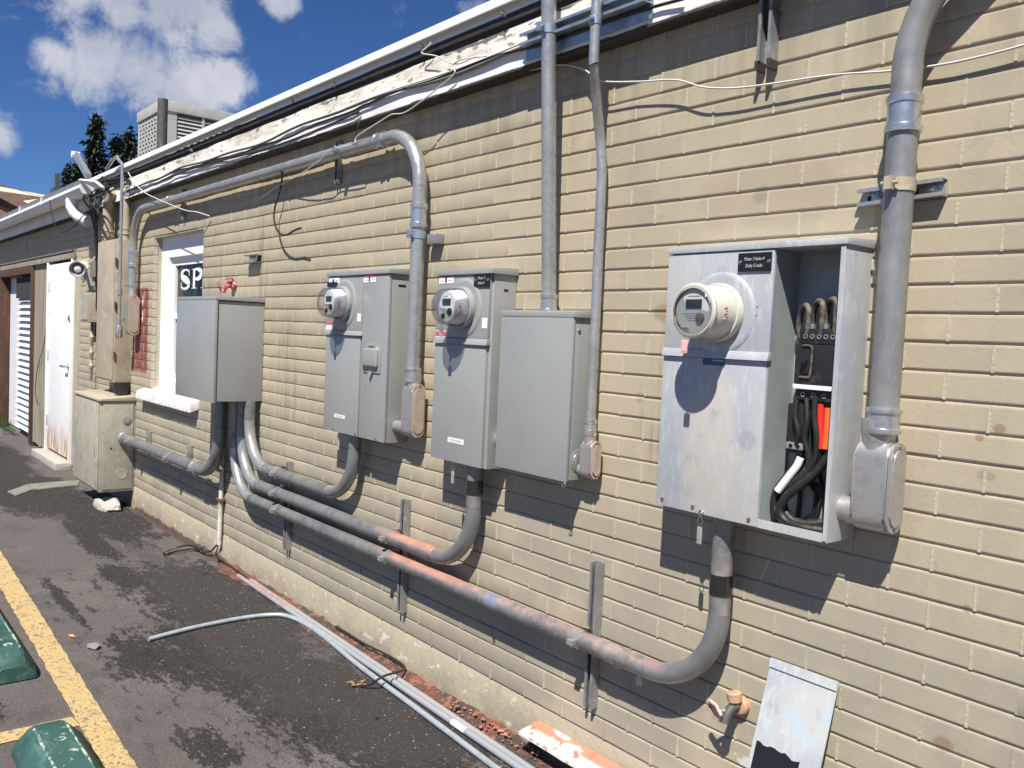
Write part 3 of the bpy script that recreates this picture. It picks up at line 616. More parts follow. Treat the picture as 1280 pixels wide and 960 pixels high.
MB().box(-13.40, -13.32, -.04, .12, .02, 2.083, .004).box(-11.31, -11.22, -.04, .12, .02, 2.083, .004).box(-13.32, -11.31, -.04, .12, 2.0, 2.083, .004).build('frame', 'brown_wood', dl)
MB().box(-13.31, -12.55, .085, .11, .05, 2.0).build('jamb', 'shutter_white', dl)
for i in range(24):
    z = .10+i*.079; MB().hexa([(-12.55, .03, z), (-11.32, .03, z), (-11.32, .055, z), (-12.55, .055, z), (-12.55, .075, z+.072), (-11.32, .075, z+.072), (-11.32, .09, z+.072), (-12.55, .09, z+.072)]).build('slat', 'shutter_white', dl)
MB().box(-12.6, -11.3, .10, .12, .02, 2.0).build('backing', 'wire_grey', dl)
MB().box(-12.5, -11.6, .015, .025, 1.72, 1.98).build('dark_pane', 'room_dark', dl)
MB_ = MB().box(-14.5, -9.26, .21, .22, 0, 2.14); o = MB_.build('inner_wall', 'dark_wood'); struct(o)
# flood lamp
fl = thing('flood_lamp', 'white round flood lamp on a short arm beside the white door', 'lamp', W(101, 330, .05))
b0 = W(104, 325, .02); c0 = W(94, 338, .20)
MB().tube([W(104, 332, 0), W(104, 332, .05)], .045, 14).build('base', 'white_paint', fl)
MB().tube([W(104, 332, .05), W(101, 331, .10), W(99, 333, .14)], .02, 10).build('arm', 'white_paint', fl)
d = (W(91, 342, .26)-W(99, 334, .14)).normalized(); c = W(99, 334, .14)
MB().lathe(c, d, [(0, .022), (.03, .034), (.07, .048), (.11, .070), (.112, .067), (.07, .04)], 20, caps=False).lathe(c, d, [(0, .022), (.003, .001)], 12).build('shade', 'panel_trim_grey', fl)
MB().lathe(c, d, [(.03, .02), (.06, .032), (.085, .036), (.10, .026), (.105, .005)], 14).build('bulb', 'label_white', fl)
# small boxes on the pier
sb = thing('junction_box', 'small cream utility box left of the tall beige cabinet', 'box', W(112, 400, .05))
q0 = W(105, 366, .10); q1 = W(119, 400, .10)
MB().box(q0.x, q0.x+.27, -.12, -.012, q1.z-.02, q0.z, .004).build('body', 'beige_paint', sb)
MB().box(q0.x+.015, q0.x+.255, -.126, -.121, q1.z, q0.z-.02).build('door', 'green_grey_paint', sb)
for k, zz in enumerate((.10, .24, .36)): MB().lathe((q0.x+.14, -.06, q1.z-zz), (0, 0, -1), [(0, .016), (.04, .016), (.05, .024), (.07, .022), (.09, .012)], 12).build('valve', 'beige_paint', sb)
MB().tube([(q0.x+.14, -.06, q1.z), (q0.x+.14, -.06, .95)], .013, 8).build('riser', 'wire_grey', sb)
MB_ = MB().box(q0.x-.02, q0.x+.16, -.05, -.012, 1.88, 2.02, .006); tag(MB_.build('terminal_box', 'concrete_dirty'), 'small grey telephone terminal box under the lintel by the black cable bunch', 'box')
pl = MB().prism([W(109, 338, .02), W(119, 335, .02), W(119, 362, .02), W(108, 364, .02)], (0, -.008, 0)); tag(pl.build('metal_plate', 'green_grey_paint'), 'dull green grey metal plate above the small cream box', 'plate')

# ---------------------------------------------------------------- cabinets at the far left
uc = thing('tall_cabinet', 'tall beige painted meter cabinet standing on the low cabinet', 'cabinet', (-7.65, -.075, 1.0))
MB().box(-7.93, -7.38, -.142, -.012, 1.0, 2.15, .004).build('body', 'beige_paint', uc)
MB().box(-7.905, -7.40, -.150, -.143, 1.02, 2.135, .003).build('door', 'beige_paint', uc)
for z in (1.22, 1.62, 1.97): MB().lathe((-7.374, -.145, z-.03), (0, 0, 1), [(0, .009), (.06, .009)], 8).build('hinge', 'rust_brown', uc)
MB().box(-7.379, -7.372, -.02, -.016, 1.02, 2.10).build('seam', 'beige_paint', uc)
MB_ = MB().lathe((-7.40, -.075, .905), (0, 0, 1), [(0, .055), (.02, .058), (.085, .062), (.098, .062)], 20); tag(MB_.build('cabinet_nipple', 'black_plastic'), 'short thick black connector between the tall and the low cabinet', 'connector')
lc = thing('low_cabinet', 'low square beige cabinet on the ground end of the wall, big pipe into its side', 'cabinet', (-7.62, -.14, .14))
MB().box(-8.03, -7.22, -.275, -.012, .145, .865, .004).build('body', 'green_grey_paint', lc)
MB().hexa([(-8.045, -.292, .866), (-7.205, -.292, .866), (-7.205, -.012, .866), (-8.045, -.012, .866), (-8.045, -.292, .882), (-7.205, -.292, .882), (-7.205, -.012, .902), (-8.045, -.012, .902)], .003).build('top', 'beige_paint', lc)
MB().box(-8.01, -7.24, -.285, -.276, .16, .85, .003).build('door', 'green_grey_paint', lc)
MB().box(-7.221, -7.214, -.255, -.03, .165, .84, .002).build('side_panel', 'green_grey_paint', lc)
MB().box(-7.34, -7.32, -.292, -.285, .42, .56, .002).build('latch', 'beige_paint', lc)
MB().lathe((-7.214, -.082, .715), (1, 0, 0), [(0, .033), (.006, .033), (.009, .026), (.009, .001)], 20).build('knockout_plug', 'galvanized', lc)
MB().lathe((-7.214, -.11, .285), (1, 0, 0), [(0, .042), (.002, .042), (.003, .034), (.0015, .033), (.0015, .001)], 24).build('knockout', 'green_grey_paint', lc)
MB().box(-7.214, -7.209, -.20, -.19, .49, .50).build('rivet', 'black_plastic', lc)
# beige elbows above the cabinet
def beige(name, lab, P, Rb, r): return conduit(name, lab, P, Rb, r, 'beige_paint', couplings=[(P[0]+Vector((0, 0, .07)), .05)], cm='beige_paint', group=None)
pA = Vector((-7.86, -.085, 2.15)); beige('painted_pipe', 'thick beige painted pipe curving from the cabinet top back into the eaves', [pA, pA+Vector((0, 0, .30)), pA+Vector((.16, .01, .42))], [.12], .045)
pB_ = Vector((-7.42, -.06, 2.15)); beige('painted_pipe', 'slimmer beige painted pipe rising behind the thin mast', [pB_, pB_+Vector((0, 0, .33))], [], .030)
MB_ = MB().tube([(-7.60, -.05, 2.15), (-7.60, -.05, 2.46)], .012, 8); tag(MB_.build('painted_pipe', 'rust_brown'), 'thin rusty rod between the two beige pipes', 'pipe')
# thin service mast with hooked top
mast = thing('service_mast', 'thin galvanised mast with a hooked top in front of the beige cabinet', 'mast', (-7.33, -.10, 1.42))
mp = [Vector((-7.33, -.10, 1.46)), Vector((-7.33, -.10, 2.30)), Vector((-7.33, -.145, 2.48)), Vector((-7.33, -.145, 2.70))]
tp = W(151, 205, .145); pts_ = [mp[0], mp[1], mp[2], W(151, 225, .145), W(150, 203, .145), W(147, 196, .145), W(141, 200, .145), W(133, 212, .145)]
mx_ = W(151, 300, .145).x
MB().tube([Vector((mx_, -.145, 1.46)), Vector((mx_, -.145, 2.0)), Vector((mx_, -.145, 2.5)), Vector((mx_, -.145, 2.66))]+smooth_pts([Vector((mx_, -.145, 2.72)), W(148.5, 200, .145), W(146, 196, .145), W(140, 201, .145), W(133, 212, .145)], 6), .0125, 10).build('pipe', 'galvanized', mast)
MB().lathe((mx_, -.145, 1.70), (0, 0, 1), [(0, .018), (.05, .018)], 10).build('coupling', 'bright_galvanized', mast)
MB().lathe((mx_, -.145, 1.36), (0, 0, 1), [(0, .02), (.01, .028), (.08, .028), (.10, .02)], 10).build('coupling', 'bright_galvanized', mast)
MB().box(mx_-.03, mx_+.012, -.135, -.10, 1.50, 1.53, .003).build('bracket', 'galvanized', mast)

# ---------------------------------------------------------------- grey junction box and its pipes
def shade_top(parent, x0, x1, d, z, m, ov=.008): return MB().hexa([(x0-ov, -d-ov, z-.012), (x1+ov, -d-ov, z-.012), (x1+ov, -.012, z-.012), (x0-ov, -.012, z-.012), (x0-ov, -d-ov, z+.008), (x1+ov, -d-ov, z+.008), (x1+ov, -.012, z+.016), (x0-ov, -.012, z+.016)], .002).build('top_cap', m, parent)
gb = thing('junction_cabinet', 'plain deep grey box beside the window with several conduits leaving its bottom', 'electrical box', (-5.08, -.15, 1.06))
MB().box(-5.392, -4.778, -.285, -.012, 1.07, 1.635, .003).build('body', 'panel_grey', gb)
MB().box(-5.400, -4.770, -.303, -.286, 1.062, 1.639, .004).build('cover', 'panel_grey', gb)
shade_top(gb, -5.395, -4.775, .296, 1.652, 'panel_trim_grey', .006)

# ---------------------------------------------------------------- meter panels
def sticker(parent, x0, x1, y, z0, z1, base='label_white', bars=(), lab=None):
    o = MB().box(x0, x1, y-.0008, y, z0, z1).build('sticker', base, parent, lab)
    for (fx0, fx1, fz0, fz1, m) in bars:
        MB().box(x0+(x1-x0)*fx0, x0+(x1-x0)*fx1, y-.0013, y-.0009, z0+(z1-z0)*fz0, z0+(z1-z0)*fz1).build('print', m, o)
    return o
def meter(parent, cx, cz, yp, body, clear=True, L=.088, r=.067):
    MB().lathe((cx, yp, cz), (0, -1, 0), [(0, .112), (.0015, .1115), (.0045, .106), (.0055, .100), (.0045, .092), (.004, .07)], 44, caps=False).build('meter_ring', parent['ringmat'], parent)
    MB().lathe((cx, yp-.006, cz), (0, -1, 0), [(0, .080), (.016, .080), (.021, .0775), (.021, .072), (.016, .072)], 36).build('collar', 'panel_trim_grey' if clear else 'meter_body_white', parent)
    mt = MB().lathe((cx, yp-.012, cz), (0, -1, 0), [(0, r), (.02, r), (.035, r-.002), (L-.03, r-.005), (L-.022, r-.010)] if not clear else [(0, r), (.02, r), (.024, r-.002), (L-.034, r-.005), (L-.022, r-.009)], 36).build('meter', body, parent)
    yf = yp-.012-(L-.022)
    LG = L+.010 if clear else L
    MB().lathe((cx, yf, cz), (0, -1, 0), [(0, r-.012), (.002, r-.012)], 30).build('dial_face', 'meter_face', mt)
    MB().box(cx-.026, cx+.026, yf-.0042, yf-.0022, cz+.006, cz+.030).build('display', 'meter_display', mt)
    p_ = MB()
    for k in range(4): p_.box(cx-.035+.006*k, cx+.022-.004*k, yf-.003, yf-.0022, cz-.008-.006*k, cz-.006-.006*k)
    p_.box(cx-.02, cx+.02, yf-.003, yf-.0022, cz+.038, cz+.041)
    p_.build('print', 'label_text_grey', mt)
    MB().lathe((cx+.024, yf-.002, cz-.018), (0, -1, 0), [(0, .013), (.006, .013), (.008, .008)], 16).build('port', 'label_black' if clear else 'wire_grey', mt)
    if clear:
        MB().lathe((cx-.018, yf-.002, cz-.036), (0, -1, 0), [(0, .010), (.006, .010), (.008, .006)], 14).build('port', 'label_black', mt)
    # red print on the flank
    rp = MB()
    for k in range(5):
        a = R(8-6*k); rp.box(cx+(r-.001)*math.cos(a)-.001, cx+(r-.001)*math.cos(a)+.0006, yp-.075+(.006 if k % 2 else 0), yp-.062, cz+(r-.001)*math.sin(a), cz+(r-.001)*math.sin(a)+.004)
    rp.build('print', 'label_pink', mt)
    if clear:
        MB().lathe((cx, yp-.020, cz), (0, -1, 0), [(0, r+.006), (.02, r+.0055), (LG-.030, r+.0015), (LG-.016, r-.002), (LG-.007, r-.010), (LG-.003, r-.024), (LG-.001, .001)], 40, caps=False).build('glass_cover', 'meter_glass', mt)
    else:
        MB().lathe((cx, yp-.020, cz), (0, -1, 0), [(L-.040, r-.004), (L-.030, r+.0018), (L-.026, r+.0018), (L-.020, r-.003), (L-.020, r-.012)], 40, caps=False).build('rim', 'meter_body_white', mt)
    if not clear: MB().lathe((cx, yf, cz), (0, -1, 0), [(.0, r-.004), (.010, r-.006), (.018, r-.014), (.023, r-.030), (.025, .001)], 36, caps=False).build('glass_cover', 'meter_glass', mt)
    MB().box(cx-.028, cx-.012, yf-.010, yf-.002, cz-.058, cz-.044, .003).build('seal', 'chrome_steel', mt)
    MB().tube(smooth_pts([(cx-.02, yf-.006, cz-.05), (cx-.022, yf-.008, cz-.066), (cx-.02, yf-.006, cz-.078)], 4), .0012, 5).build('seal_wire', 'brass_dusty', mt)
    MB().box(cx-.030, cx-.010, yf-.010, yf-.006, cz-.113, cz-.078, .0015).box(cx-.026, cx-.014, yf-.0108, yf-.0104, cz-.108, cz-.085).build('seal_tag', 'label_pink' if not clear else 'clear_frosted_plastic', mt)
    return mt
def tagseal(parent, x, y, z):
    MB().lathe((x, y+.004, z+.004), (0, -1, 0), [(0, .010), (.008, .009), (.012, .004)], 10).tube(smooth_pts([(x, y-.004, z), (x-.008, y-.004, z-.018), (x, y-.004, z-.030), (x+.008, y-.004, z-.018), (x, y-.004, z)], 4), .0012, 5).build('seal_loop', 'chrome_steel', parent)
    MB().box(x-.008, x+.008, y-.006, y-.002, z-.082, z-.034, .002).build('seal_tag', 'clear_frosted_plastic', parent)

# panel 1
p1 = thing('meter_panel', 'grey meter panel with a latched breaker door, clear round meter, nearest the deep grey box', 'meter panel', (-3.49, -.065, 1.02)); p1['ringmat'] = 'panel_trim_grey'
MB().box(-3.770, -3.214, -.118, -.012, 1.022, 1.755, .003).build('enclosure', 'panel_grey', p1); shade_top(p1, -3.775, -3.208, .134, 1.766, 'panel_trim_grey', .004)
MB().box(-3.774, -3.436, -.131, -.119, 1.503, 1.752, .002).build('meter_cover', 'panel_grey', p1)
MB().box(-3.774, -3.445, -.131, -.119, 1.024, 1.478, .002).build('lower_cover', 'panel_grey', p1)
MB().hexa([(-3.776, -.140, 1.480), (-3.425, -.140, 1.480), (-3.425, -.119, 1.480), (-3.776, -.119, 1.480), (-3.776, -.133, 1.502), (-3.425, -.133, 1.502), (-3.425, -.119, 1.502), (-3.776, -.119, 1.502)], .002).build('cross_flange', 'panel_trim_grey', p1)
MB().box(-3.432, -3.212, -.131, -.119, 1.024, 1.752, .002).build('breaker_door', 'panel_grey', p1)
lt_ = W(463, 447, .14)
lat = MB().box(lt_.x-.066, lt_.x+.064, -.150, -.132, lt_.z-.044, lt_.z+.046, .014, 3).build('latch_cover', 'panel_grey', p1)
MB().box(lt_.x-.070, lt_.x+.074, -.136, -.1315, lt_.z-.066, lt_.z+.050, .001).prism([(lt_.x-.022, -.132, lt_.z-.062), (lt_.x+.018, -.132, lt_.z-.062), (lt_.x, -.132, lt_.z-.094)], (0, -.010, 0)).build('padlock_hasp', 'panel_trim_grey', lat)
MB().box(lt_.x-.024, lt_.x+.020, -.141, -.1315, lt_.z+.050, lt_.z+.060, .002).build('hinge', 'panel_trim_grey', lat)
meter(p1, -3.605, 1.625, -.131, 'meter_body_grey')
def px_box(u0, v0, u1, v1, o): a = W(u0, v0, o); b = W(u1, v1, o); return a.x, b.x, b.z, a.z
RED = [(0, 1, .72, 1, 'label_red'), (.42, .55, .1, .85, 'label_blue'), (.1, .35, .3, .42, 'label_text_grey'), (.62, .92, .3, .42, 'label_text_grey')]
a, b, c, d = px_box(412, 348, 424.5, 354, .131); sticker(p1, a, b, -.1315, c, d, bars=[(.3, .5, .2, .8, 'label_blue'), (.6, .9, .4, .6, 'label_text_grey')])
a, b, c, d = px_box(455, 345, 470, 352.5, .131); sticker(p1, a, b, -.1315, c, d, bars=RED, lab='white warning sticker with a red top edge')
a, b, c, d = px_box(410, 353, 422, 358, .131); MB().box(a, b, -.135, -.1315, c, d).build('name_plate', 'label_black', p1)
a, b, c, d = px_box(447, 392, 451, 402, .131); sticker(p1, a, b, -.1315, c, d)
a, b, c, d = px_box(418, 517, 431, 524, .131); sticker(p1, a, b, -.1315, c, d, bars=[(.1, .9, .55, .72, 'label_text_grey'), (.15, .85, .22, .36, 'label_text_grey')])
a, b, c, d = px_box(407.5, 402, 416, 412, .131); sticker(p1, a, b, -.1315, c, d, bars=[(0, 1, .6, 1, 'label_red')])
for u, v in ((418, 540), (445, 546.5), (471, 551)): p = W(u, v, .128); MB().lathe((p.x, -.130, 1.034), (0, -1, 0), [(0, .006), (.006, .005)], 8).build('screw', 'chrome_steel', p1)
tagseal(p1, W(424, 548, .12).x, -.12, 1.022)
for zz, tx in ((1.725, .03),): MB().box(-3.2135, -3.2125, -.085, -.048, 1.702, 1.710).build('print', 'label_black', p1)
# panel 2
p2 = thing('meter_panel', 'narrow grey meter panel with clear meter and black name plate beside the plain box', 'meter panel', (-2.67, -.065, 1.01)); p2['ringmat'] = 'panel_trim_grey'
MB().box(-2.845, -2.500, -.118, -.012, 1.012, 1.735, .003).build('enclosure', 'panel_grey', p2); shade_top(p2, -2.850, -2.494, .134, 1.745, 'panel_trim_grey', .004)
MB().box(-2.849, -2.512, -.131, -.119, 1.494, 1.731, .002).build('meter_cover', 'panel_grey', p2)
MB().box(-2.849, -2.518, -.131, -.119, 1.014, 1.468, .002).build('lower_cover', 'panel_grey', p2)
MB().hexa([(-2.851, -.140, 1.469), (-2.508, -.140, 1.469), (-2.508, -.119, 1.469), (-2.851, -.119, 1.469), (-2.851, -.133, 1.493), (-2.508, -.133, 1.493), (-2.508, -.119, 1.493), (-2.851, -.119, 1.493)], .002).build('cross_flange', 'panel_trim_grey', p2)
meter(p2, -2.665, 1.607, -.131, 'meter_body_grey')
a, b, c, d = px_box(549.5, 345, 567, 354, .131); sticker(p2, a, b, -.1315, c, d, bars=RED, lab='white warning sticker with a red top edge')
a, b, c, d = px_box(594, 341.5, 612.5, 358.5, .131); plq = MB().box(a, b, -.136, -.1315, c, d, .0006).build('name_plate', 'label_black', p2)
text('lettering', 'Meter 2', .014, 'label_text_grey', plq, ((a+b)/2, -.1365, c+(d-c)*.62)); text('lettering', 'Suite 3', .014, 'label_text_grey', plq, ((a+b)/2, -.1365, c+(d-c)*.28))
for xx in (a+.008, b-.008): MB().lathe((xx, -.136, (c+d)/2), (0, -1, 0), [(0, .006), (.003, .005)], 10).build('screw', 'chrome_steel', plq)
a, b, c, d = px_box(603, 397.5, 609, 410.5, .131); sticker(p2, a, b, -.1315, c, d)
a, b, c, d = px_box(560, 546, 579.5, 556.5, .131); sticker(p2, a, b, -.1315, c, d, bars=[(.1, .9, .55, .72, 'label_text_grey'), (.15, .85, .22, .36, 'label_text_grey')])
a, b, c, d = px_box(545.5, 413, 557, 429, .131); sticker(p2, a, b, -.1315, c, d, bars=[(0, 1, .55, .95, 'label_red'), (.1, .9, .2, .3, 'label_text_grey')])
MB().box(-2.4998, -2.4990, -.072, -.052, 1.672, 1.680).build('print', 'label_black', p2)
tagseal(p2, W(568, 578, .12).x, -.122, 1.012)
MB().tube([(-2.502, -.06, 1.12), (-2.44, -.06, 1.12)], .03, 14).build('nipple', 'bright_galvanized', p2)
# plain box
p4 = thing('junction_cabinet', 'plain grey screw cover box between the narrow meter panel and the thin conduit', 'electrical box', (-2.25, -.06, 1.03))
MB().box(-2.443, -2.073, -.108, -.012, 1.037, 1.580, .002).build('body', 'panel_grey', p4); shade_top(p4, -2.448, -2.068, .118, 1.590, 'panel_trim_grey', .003)
MB().box(-2.447, -2.069, -.121, -.109, 1.033, 1.577, .003).build('cover', 'panel_grey', p4)
MB().tube(smooth_pts([(-2.075, -.12, 1.035), (-2.083, -.122, 1.022), (-2.075, -.12, 1.016), (-2.068, -.122, 1.024), (-2.075, -.12, 1.035)], 4), .0018, 6).build('cover_loop', 'chrome_steel', p4)
MB().lathe((-2.073, -.088, 1.535), (1, 0, 0), [(0, .007), (.003, .006)], 10).build('screw', 'chrome_steel', p4)
MB().lathe((-2.073, -.060, 1.10), (1, 0, 0), [(0, .038), (.003, .038), (.004, .031), (.007, .031), (.010, .025)], 22).build('hub', 'bright_galvanized', p4)
# panel 3
x0, x1, zb, zt, DP = -1.660, -1.112, 1.036, 1.772, .14
xd = -1.312
p3 = thing('open_meter_panel', 'weathered pale galvanised meter panel with its right side open, breaker and cables showing', 'meter panel', (-1.39, -.07, 1.03)); p3['ringmat'] = 'panel_galv_dull'
MB().box(x0+.004, xd-.004, -DP+.010, -.012, zb+.002, zt-.010, .003).build('enclosure', 'panel_galv_dull', p3)
MB().box(xd-.003, xd, -DP+.008, -.016, zb+.004, zt-.010).build('divider', 'panel_interior', p3)
MB().box(xd, x1-.004, -.016, -.012, zb, zt-.010).build('back_plate', 'panel_interior', p3)
MB().box(x1-.0035, x1, -DP, -.012, zb, zt-.010, .001).box(x1-.012, x1-.0035, -DP, -DP+.0025, zb+.004, zt-.016).build('side_wall', 'panel_galv_dull', p3)
MB().box(xd, x1-.0035, -DP+.004, -.016, zb, zb+.003).box(xd+.001, x1-.013, -DP, -DP+.003, zb, zb+.022).build('bottom_lip', 'panel_galv_dull', p3)
MB().hexa([(x0-.004, -DP-.004, zt-.010), (x1+.005, -DP-.004, zt-.010), (x1+.005, -.012, zt-.010), (x0-.004, -.012, zt-.010), (x0-.004, -DP-.004, zt+.006), (x1+.005, -DP-.004, zt+.006), (x1+.005, -.012, zt+.014), (x0-.004, -.012, zt+.014)], .002).build('top_cap', 'panel_galv_dull', p3)
MB().box(x0, xd+.004, -DP, -DP+.010, 1.494, zt-.013, .002).build('meter_cover', 'panel_galv_dull', p3)
MB().box(x0, xd-.001, -DP, -DP+.010, zb, 1.470, .002).build('lower_cover', 'panel_galv_dull', p3)
MB().hexa([(x0-.001, -DP-.010, 1.471), (xd+.006, -DP-.010, 1.471), (xd+.006, -DP+.01, 1.471), (x0-.001, -DP+.01, 1.471), (x0-.001, -DP-.003, 1.494), (xd+.006, -DP-.003, 1.494), (xd+.006, -DP+.01, 1.494), (x0-.001, -DP+.01, 1.494)], .002).build('cross_flange', 'panel_galv_dull', p3)
mc = W(868, 388, .27); meter(p3, mc.x-.015, mc.z, -DP, 'meter_body_white', clear=False, L=.122, r=.0715)
a, b, c, d = px_box(924.5, 317, 964.5, 338.5, DP); plq = MB().box(a, b, -DP-.005, -DP-.0005, c, d, .0008).build('name_plate', 'label_black', p3)
text('lettering', 'Meter 3 Suite-4', .0125, 'label_text_grey', plq, ((a+b)/2, -DP-.0055, c+(d-c)*.66), sx=.78); text('lettering', 'Daily Credo', .0125, 'label_text_grey', plq, ((a+b)/2, -DP-.0055, c+(d-c)*.30), sx=.85)
for xx in (a+.006, b-.006): MB().lathe((xx, -DP-.005, (c+d)/2), (0, -1, 0), [(0, .0055), (.003, .0045)], 10).build('screw', 'chrome_steel', plq)
a, b, c, d = px_box(879.5, 444.5, 906, 457.5, DP); sticker(p3, a, b, -DP-.0005, c, d, 'label_blue', [(.45, .95, .45, .62, 'label_text_grey')], 'small dark blue sticker')
for u, v in ((828, 625), (866, 635), (936, 651)): p = W(u, v, DP); MB().lathe((p.x, -DP, p.z+.004), (0, -1, 0), [(0, .0055), (.004, .005)], 8).build('screw', 'rust_brown', p3)
tagseal(p3, W(877, 640, DP).x, -DP, zb)
for z in (1.612, 1.590): MB().lathe((-1.352, -DP, z), (0, -1, 0), [(0, .0025), (.0015, .002)], 6).build('rivet', 'wire_grey', p3)
# breaker: front at y=-.095
bo = .098
bx0, bx1 = W(994, 440, bo).x, W(1043, 440, bo).x
zt0, zt1, zt2, zt3, zt4 = W(1000, 410, bo).z, W(1000, 430, bo).z, W(1000, 480, bo).z, W(1000, 486, bo).z, W(1000, 500, bo).z
br = MB().box(bx0, bx1, -bo, -.016, zt2, zt1, .003).build('breaker', 'black_plastic', p3)
MB().box(bx0+.001, bx1-.001, -bo+.012, -.016, zt1+.001, zt0, .003).build('terminal_block', 'black_plastic', br)
MB().box(bx0+.001, bx1-.001, -bo+.010, -.016, zt4, zt3-.001, .003).build('terminal_block', 'black_plastic', br)
MB().box(bx0, bx1, -bo-.002, -.02, zt3, zt2-.001, .001).build('white_bar', 'label_white', br)
for i in range(5):
    xx = bx0+.020+i*.019; MB().lathe((xx, -bo+.013, (zt0+zt1)/2), (0, -1, 0), [(0, .0065), (.003, .0065), (.003, .004), (-.002, .0035)], 10).build('terminal_screw', 'strut_steel', br)
for i in range(3):
    xx = bx0+.024+i*.030; MB().lathe((xx, -bo+.011, (zt3+zt4)/2), (0, -1, 0), [(0, .007), (.003, .007), (.003, .004), (-.002, .0035)], 10).build('terminal_screw', 'strut_steel', br)
hx = bx0+.045; hz0, hz1 = zt2+.018, zt1-.004
MB().tube(smooth_pts([(hx-.028, -bo-.002, hz0), (hx-.004, -bo-.004, hz0), (hx+.004, -bo-.005, hz0+.008), (hx+.006, -bo-.005, hz1-.010), (hx-.002, -bo-.004, hz1), (hx-.022, -bo-.002, hz1)], 5), .0032, 6).build('handle_surround', 'dusty_cable', br)
MB().box(hx-.024, hx-.002, -bo-.003, -bo, hz0+.010, hz1-.008, .001).box(hx-.020, hx-.006, -bo-.016, -bo-.003, (hz0+hz1)/2-.006, (hz0+hz1)/2+.006, .002).build('handle', 'black_enamel', br)
for i, (ua, ub, vt) in enumerate(((1010, 996, 381), (1027, 1009, 375.5), (1044, 1025, 373))):
    pa = W(ua, 412, .080); top = W(ua-2, vt, .080); 
    MB().tube(smooth_pts([pa+Vector((0, 0, -.01)), pa+Vector((0, 0, .02)), Vector((pa.x-.002, -.078, top.z-.014)), Vector((pa.x-.016, -.070, top.z-.001)), Vector((pa.x-.034, -.058, top.z-.010)), Vector((pa.x-.046, -.048, top.z-.035)), Vector((pa.x-.048, -.044, top.z-.07)), Vector((pa.x-.040, -.040, zt1+.01))], 6), .0078, 10).build('cable', 'dusty_cable', p3)
    MB().box(pa.x+.008, pa.x+.018, -.082, -.072, zt0, zt0+.012).build('lug', 'bright_galvanized', p3)
def cab(P, r, m='black_rubber', n=10): return MB().tube(smooth_pts([W(*p) for p in P], 7), r, n).build('cable', m, p3)
cab([(1002, 492, .075), (1001, 520, .07), (1002, 545, .07), (999, 572, .07), (985, 595, .08), (971, 615, .09), (969, 635, .09), (985, 655, .09), (1010, 662, .085), (1038, 661, .06)], .0115)
cab([(1012, 492, .06), (1014, 530, .06), (1013, 565, .06), (1003, 590, .065), (987, 612, .075), (979, 632, .08), (990, 650, .08), (1012, 655, .07), (1040, 652, .05)], .0115)
cab([(1040, 540, .075), (1036, 565, .075), (1020, 590, .085), (1000, 607, .095), (982, 622, .10), (975, 638, .10), (983, 652, .10), (1005, 660, .10), (1036, 664, .08)], .0115)
cab([(1029, 535, .07), (1027, 562, .07), (1012, 585, .08), (994, 604, .09), (977, 622, .075), (972, 640, .075)], .0115)
cab([(1000, 607, .02), (999, 630, .02), (996, 652, .02)], .006)
cab([(1013, 605, .03), (1020, 618, .03), (1017, 640, .03), (1004, 652, .03), (994, 657, .03)], .006)
cab([(1022, 585, .03), (1027, 610, .03), (1022, 640, .03), (1018, 655, .03)], .0055)
cab([(1000, 602, .025), (1012, 602, .03), (1024, 610, .03), (1035, 628, .03), (1037, 655, .03)], .005)
cab([(1020, 495, .085), (1018, 520, .088), (1021, 545, .088), (1019, 572, .085), (1006, 598, .088), (990, 616, .09)], .0085)
cab([(1008, 498, .085), (1009, 525, .092), (1006, 550, .09), (1012, 575, .085), (1004, 600, .085)], .0075)
cab([(1043, 500, .05), (1042, 540, .05), (1040, 580, .045), (1034, 610, .04), (1037, 650, .04)], .009)
cab([(996, 500, .092), (994, 520, .096), (998, 540, .096), (996, 556, .09)], .007)
MB().tube(smooth_pts([W(1001, 572, .084), W(996, 583, .088), W(986, 596, .094), W(972, 614, .102)], 6), .0105, 10).build('marking_tape', 'white_tape', p3)
MB().tube(smooth_pts([W(1026, 505, .078), W(1026, 535, .080), W(1026.5, 561, .080)], 5), .0095, 12).build('marking_tape', 'red_tape', p3)
MB().tube(smooth_pts([W(1036, 510, .085), W(1034.5, 535, .086), W(1032, 561, .086)], 5), .0100, 12).build('marking_tape', 'orange_tape', p3)
MB().tube(smooth_pts([W(1015, 500, .070), W(1013.5, 535, .072), W(1012, 568, .072)], 5), .0026, 8).build('cable', 'green_insulation', p3)
a0 = W(986, 503, .08); a1 = W(1004, 568, .08); MB().box(a0.x, a1.x, -.085, -.03, a1.z, a0.z, .006).build('insulating_boot', 'black_rubber', p3)
a0 = W(984, 552, .09); a1 = W(1004, 563, .09); nb_ = MB().box(a0.x, a1.x, -.094, -.080, a1.z, a0.z, .001).build('lug_bar', 'galvanized', p3)
for f in (.28, .72): MB().lathe((a0.x+(a1.x-a0.x)*f, -.094, (a0.z+a1.z)/2), (0, -1, 0), [(0, .0055), (.002, .0055), (.002, .003), (-.001, .002)], 10).build('screw', 'black_plastic', nb_)
# flat pencil-like shadow casters are not needed; edge beads of the lid
MB().box(x1-.006, x1-.0036, -DP+.003, -DP+.010, zb+.01, zt-.02).build('edge_bead', 'panel_interior', p3)

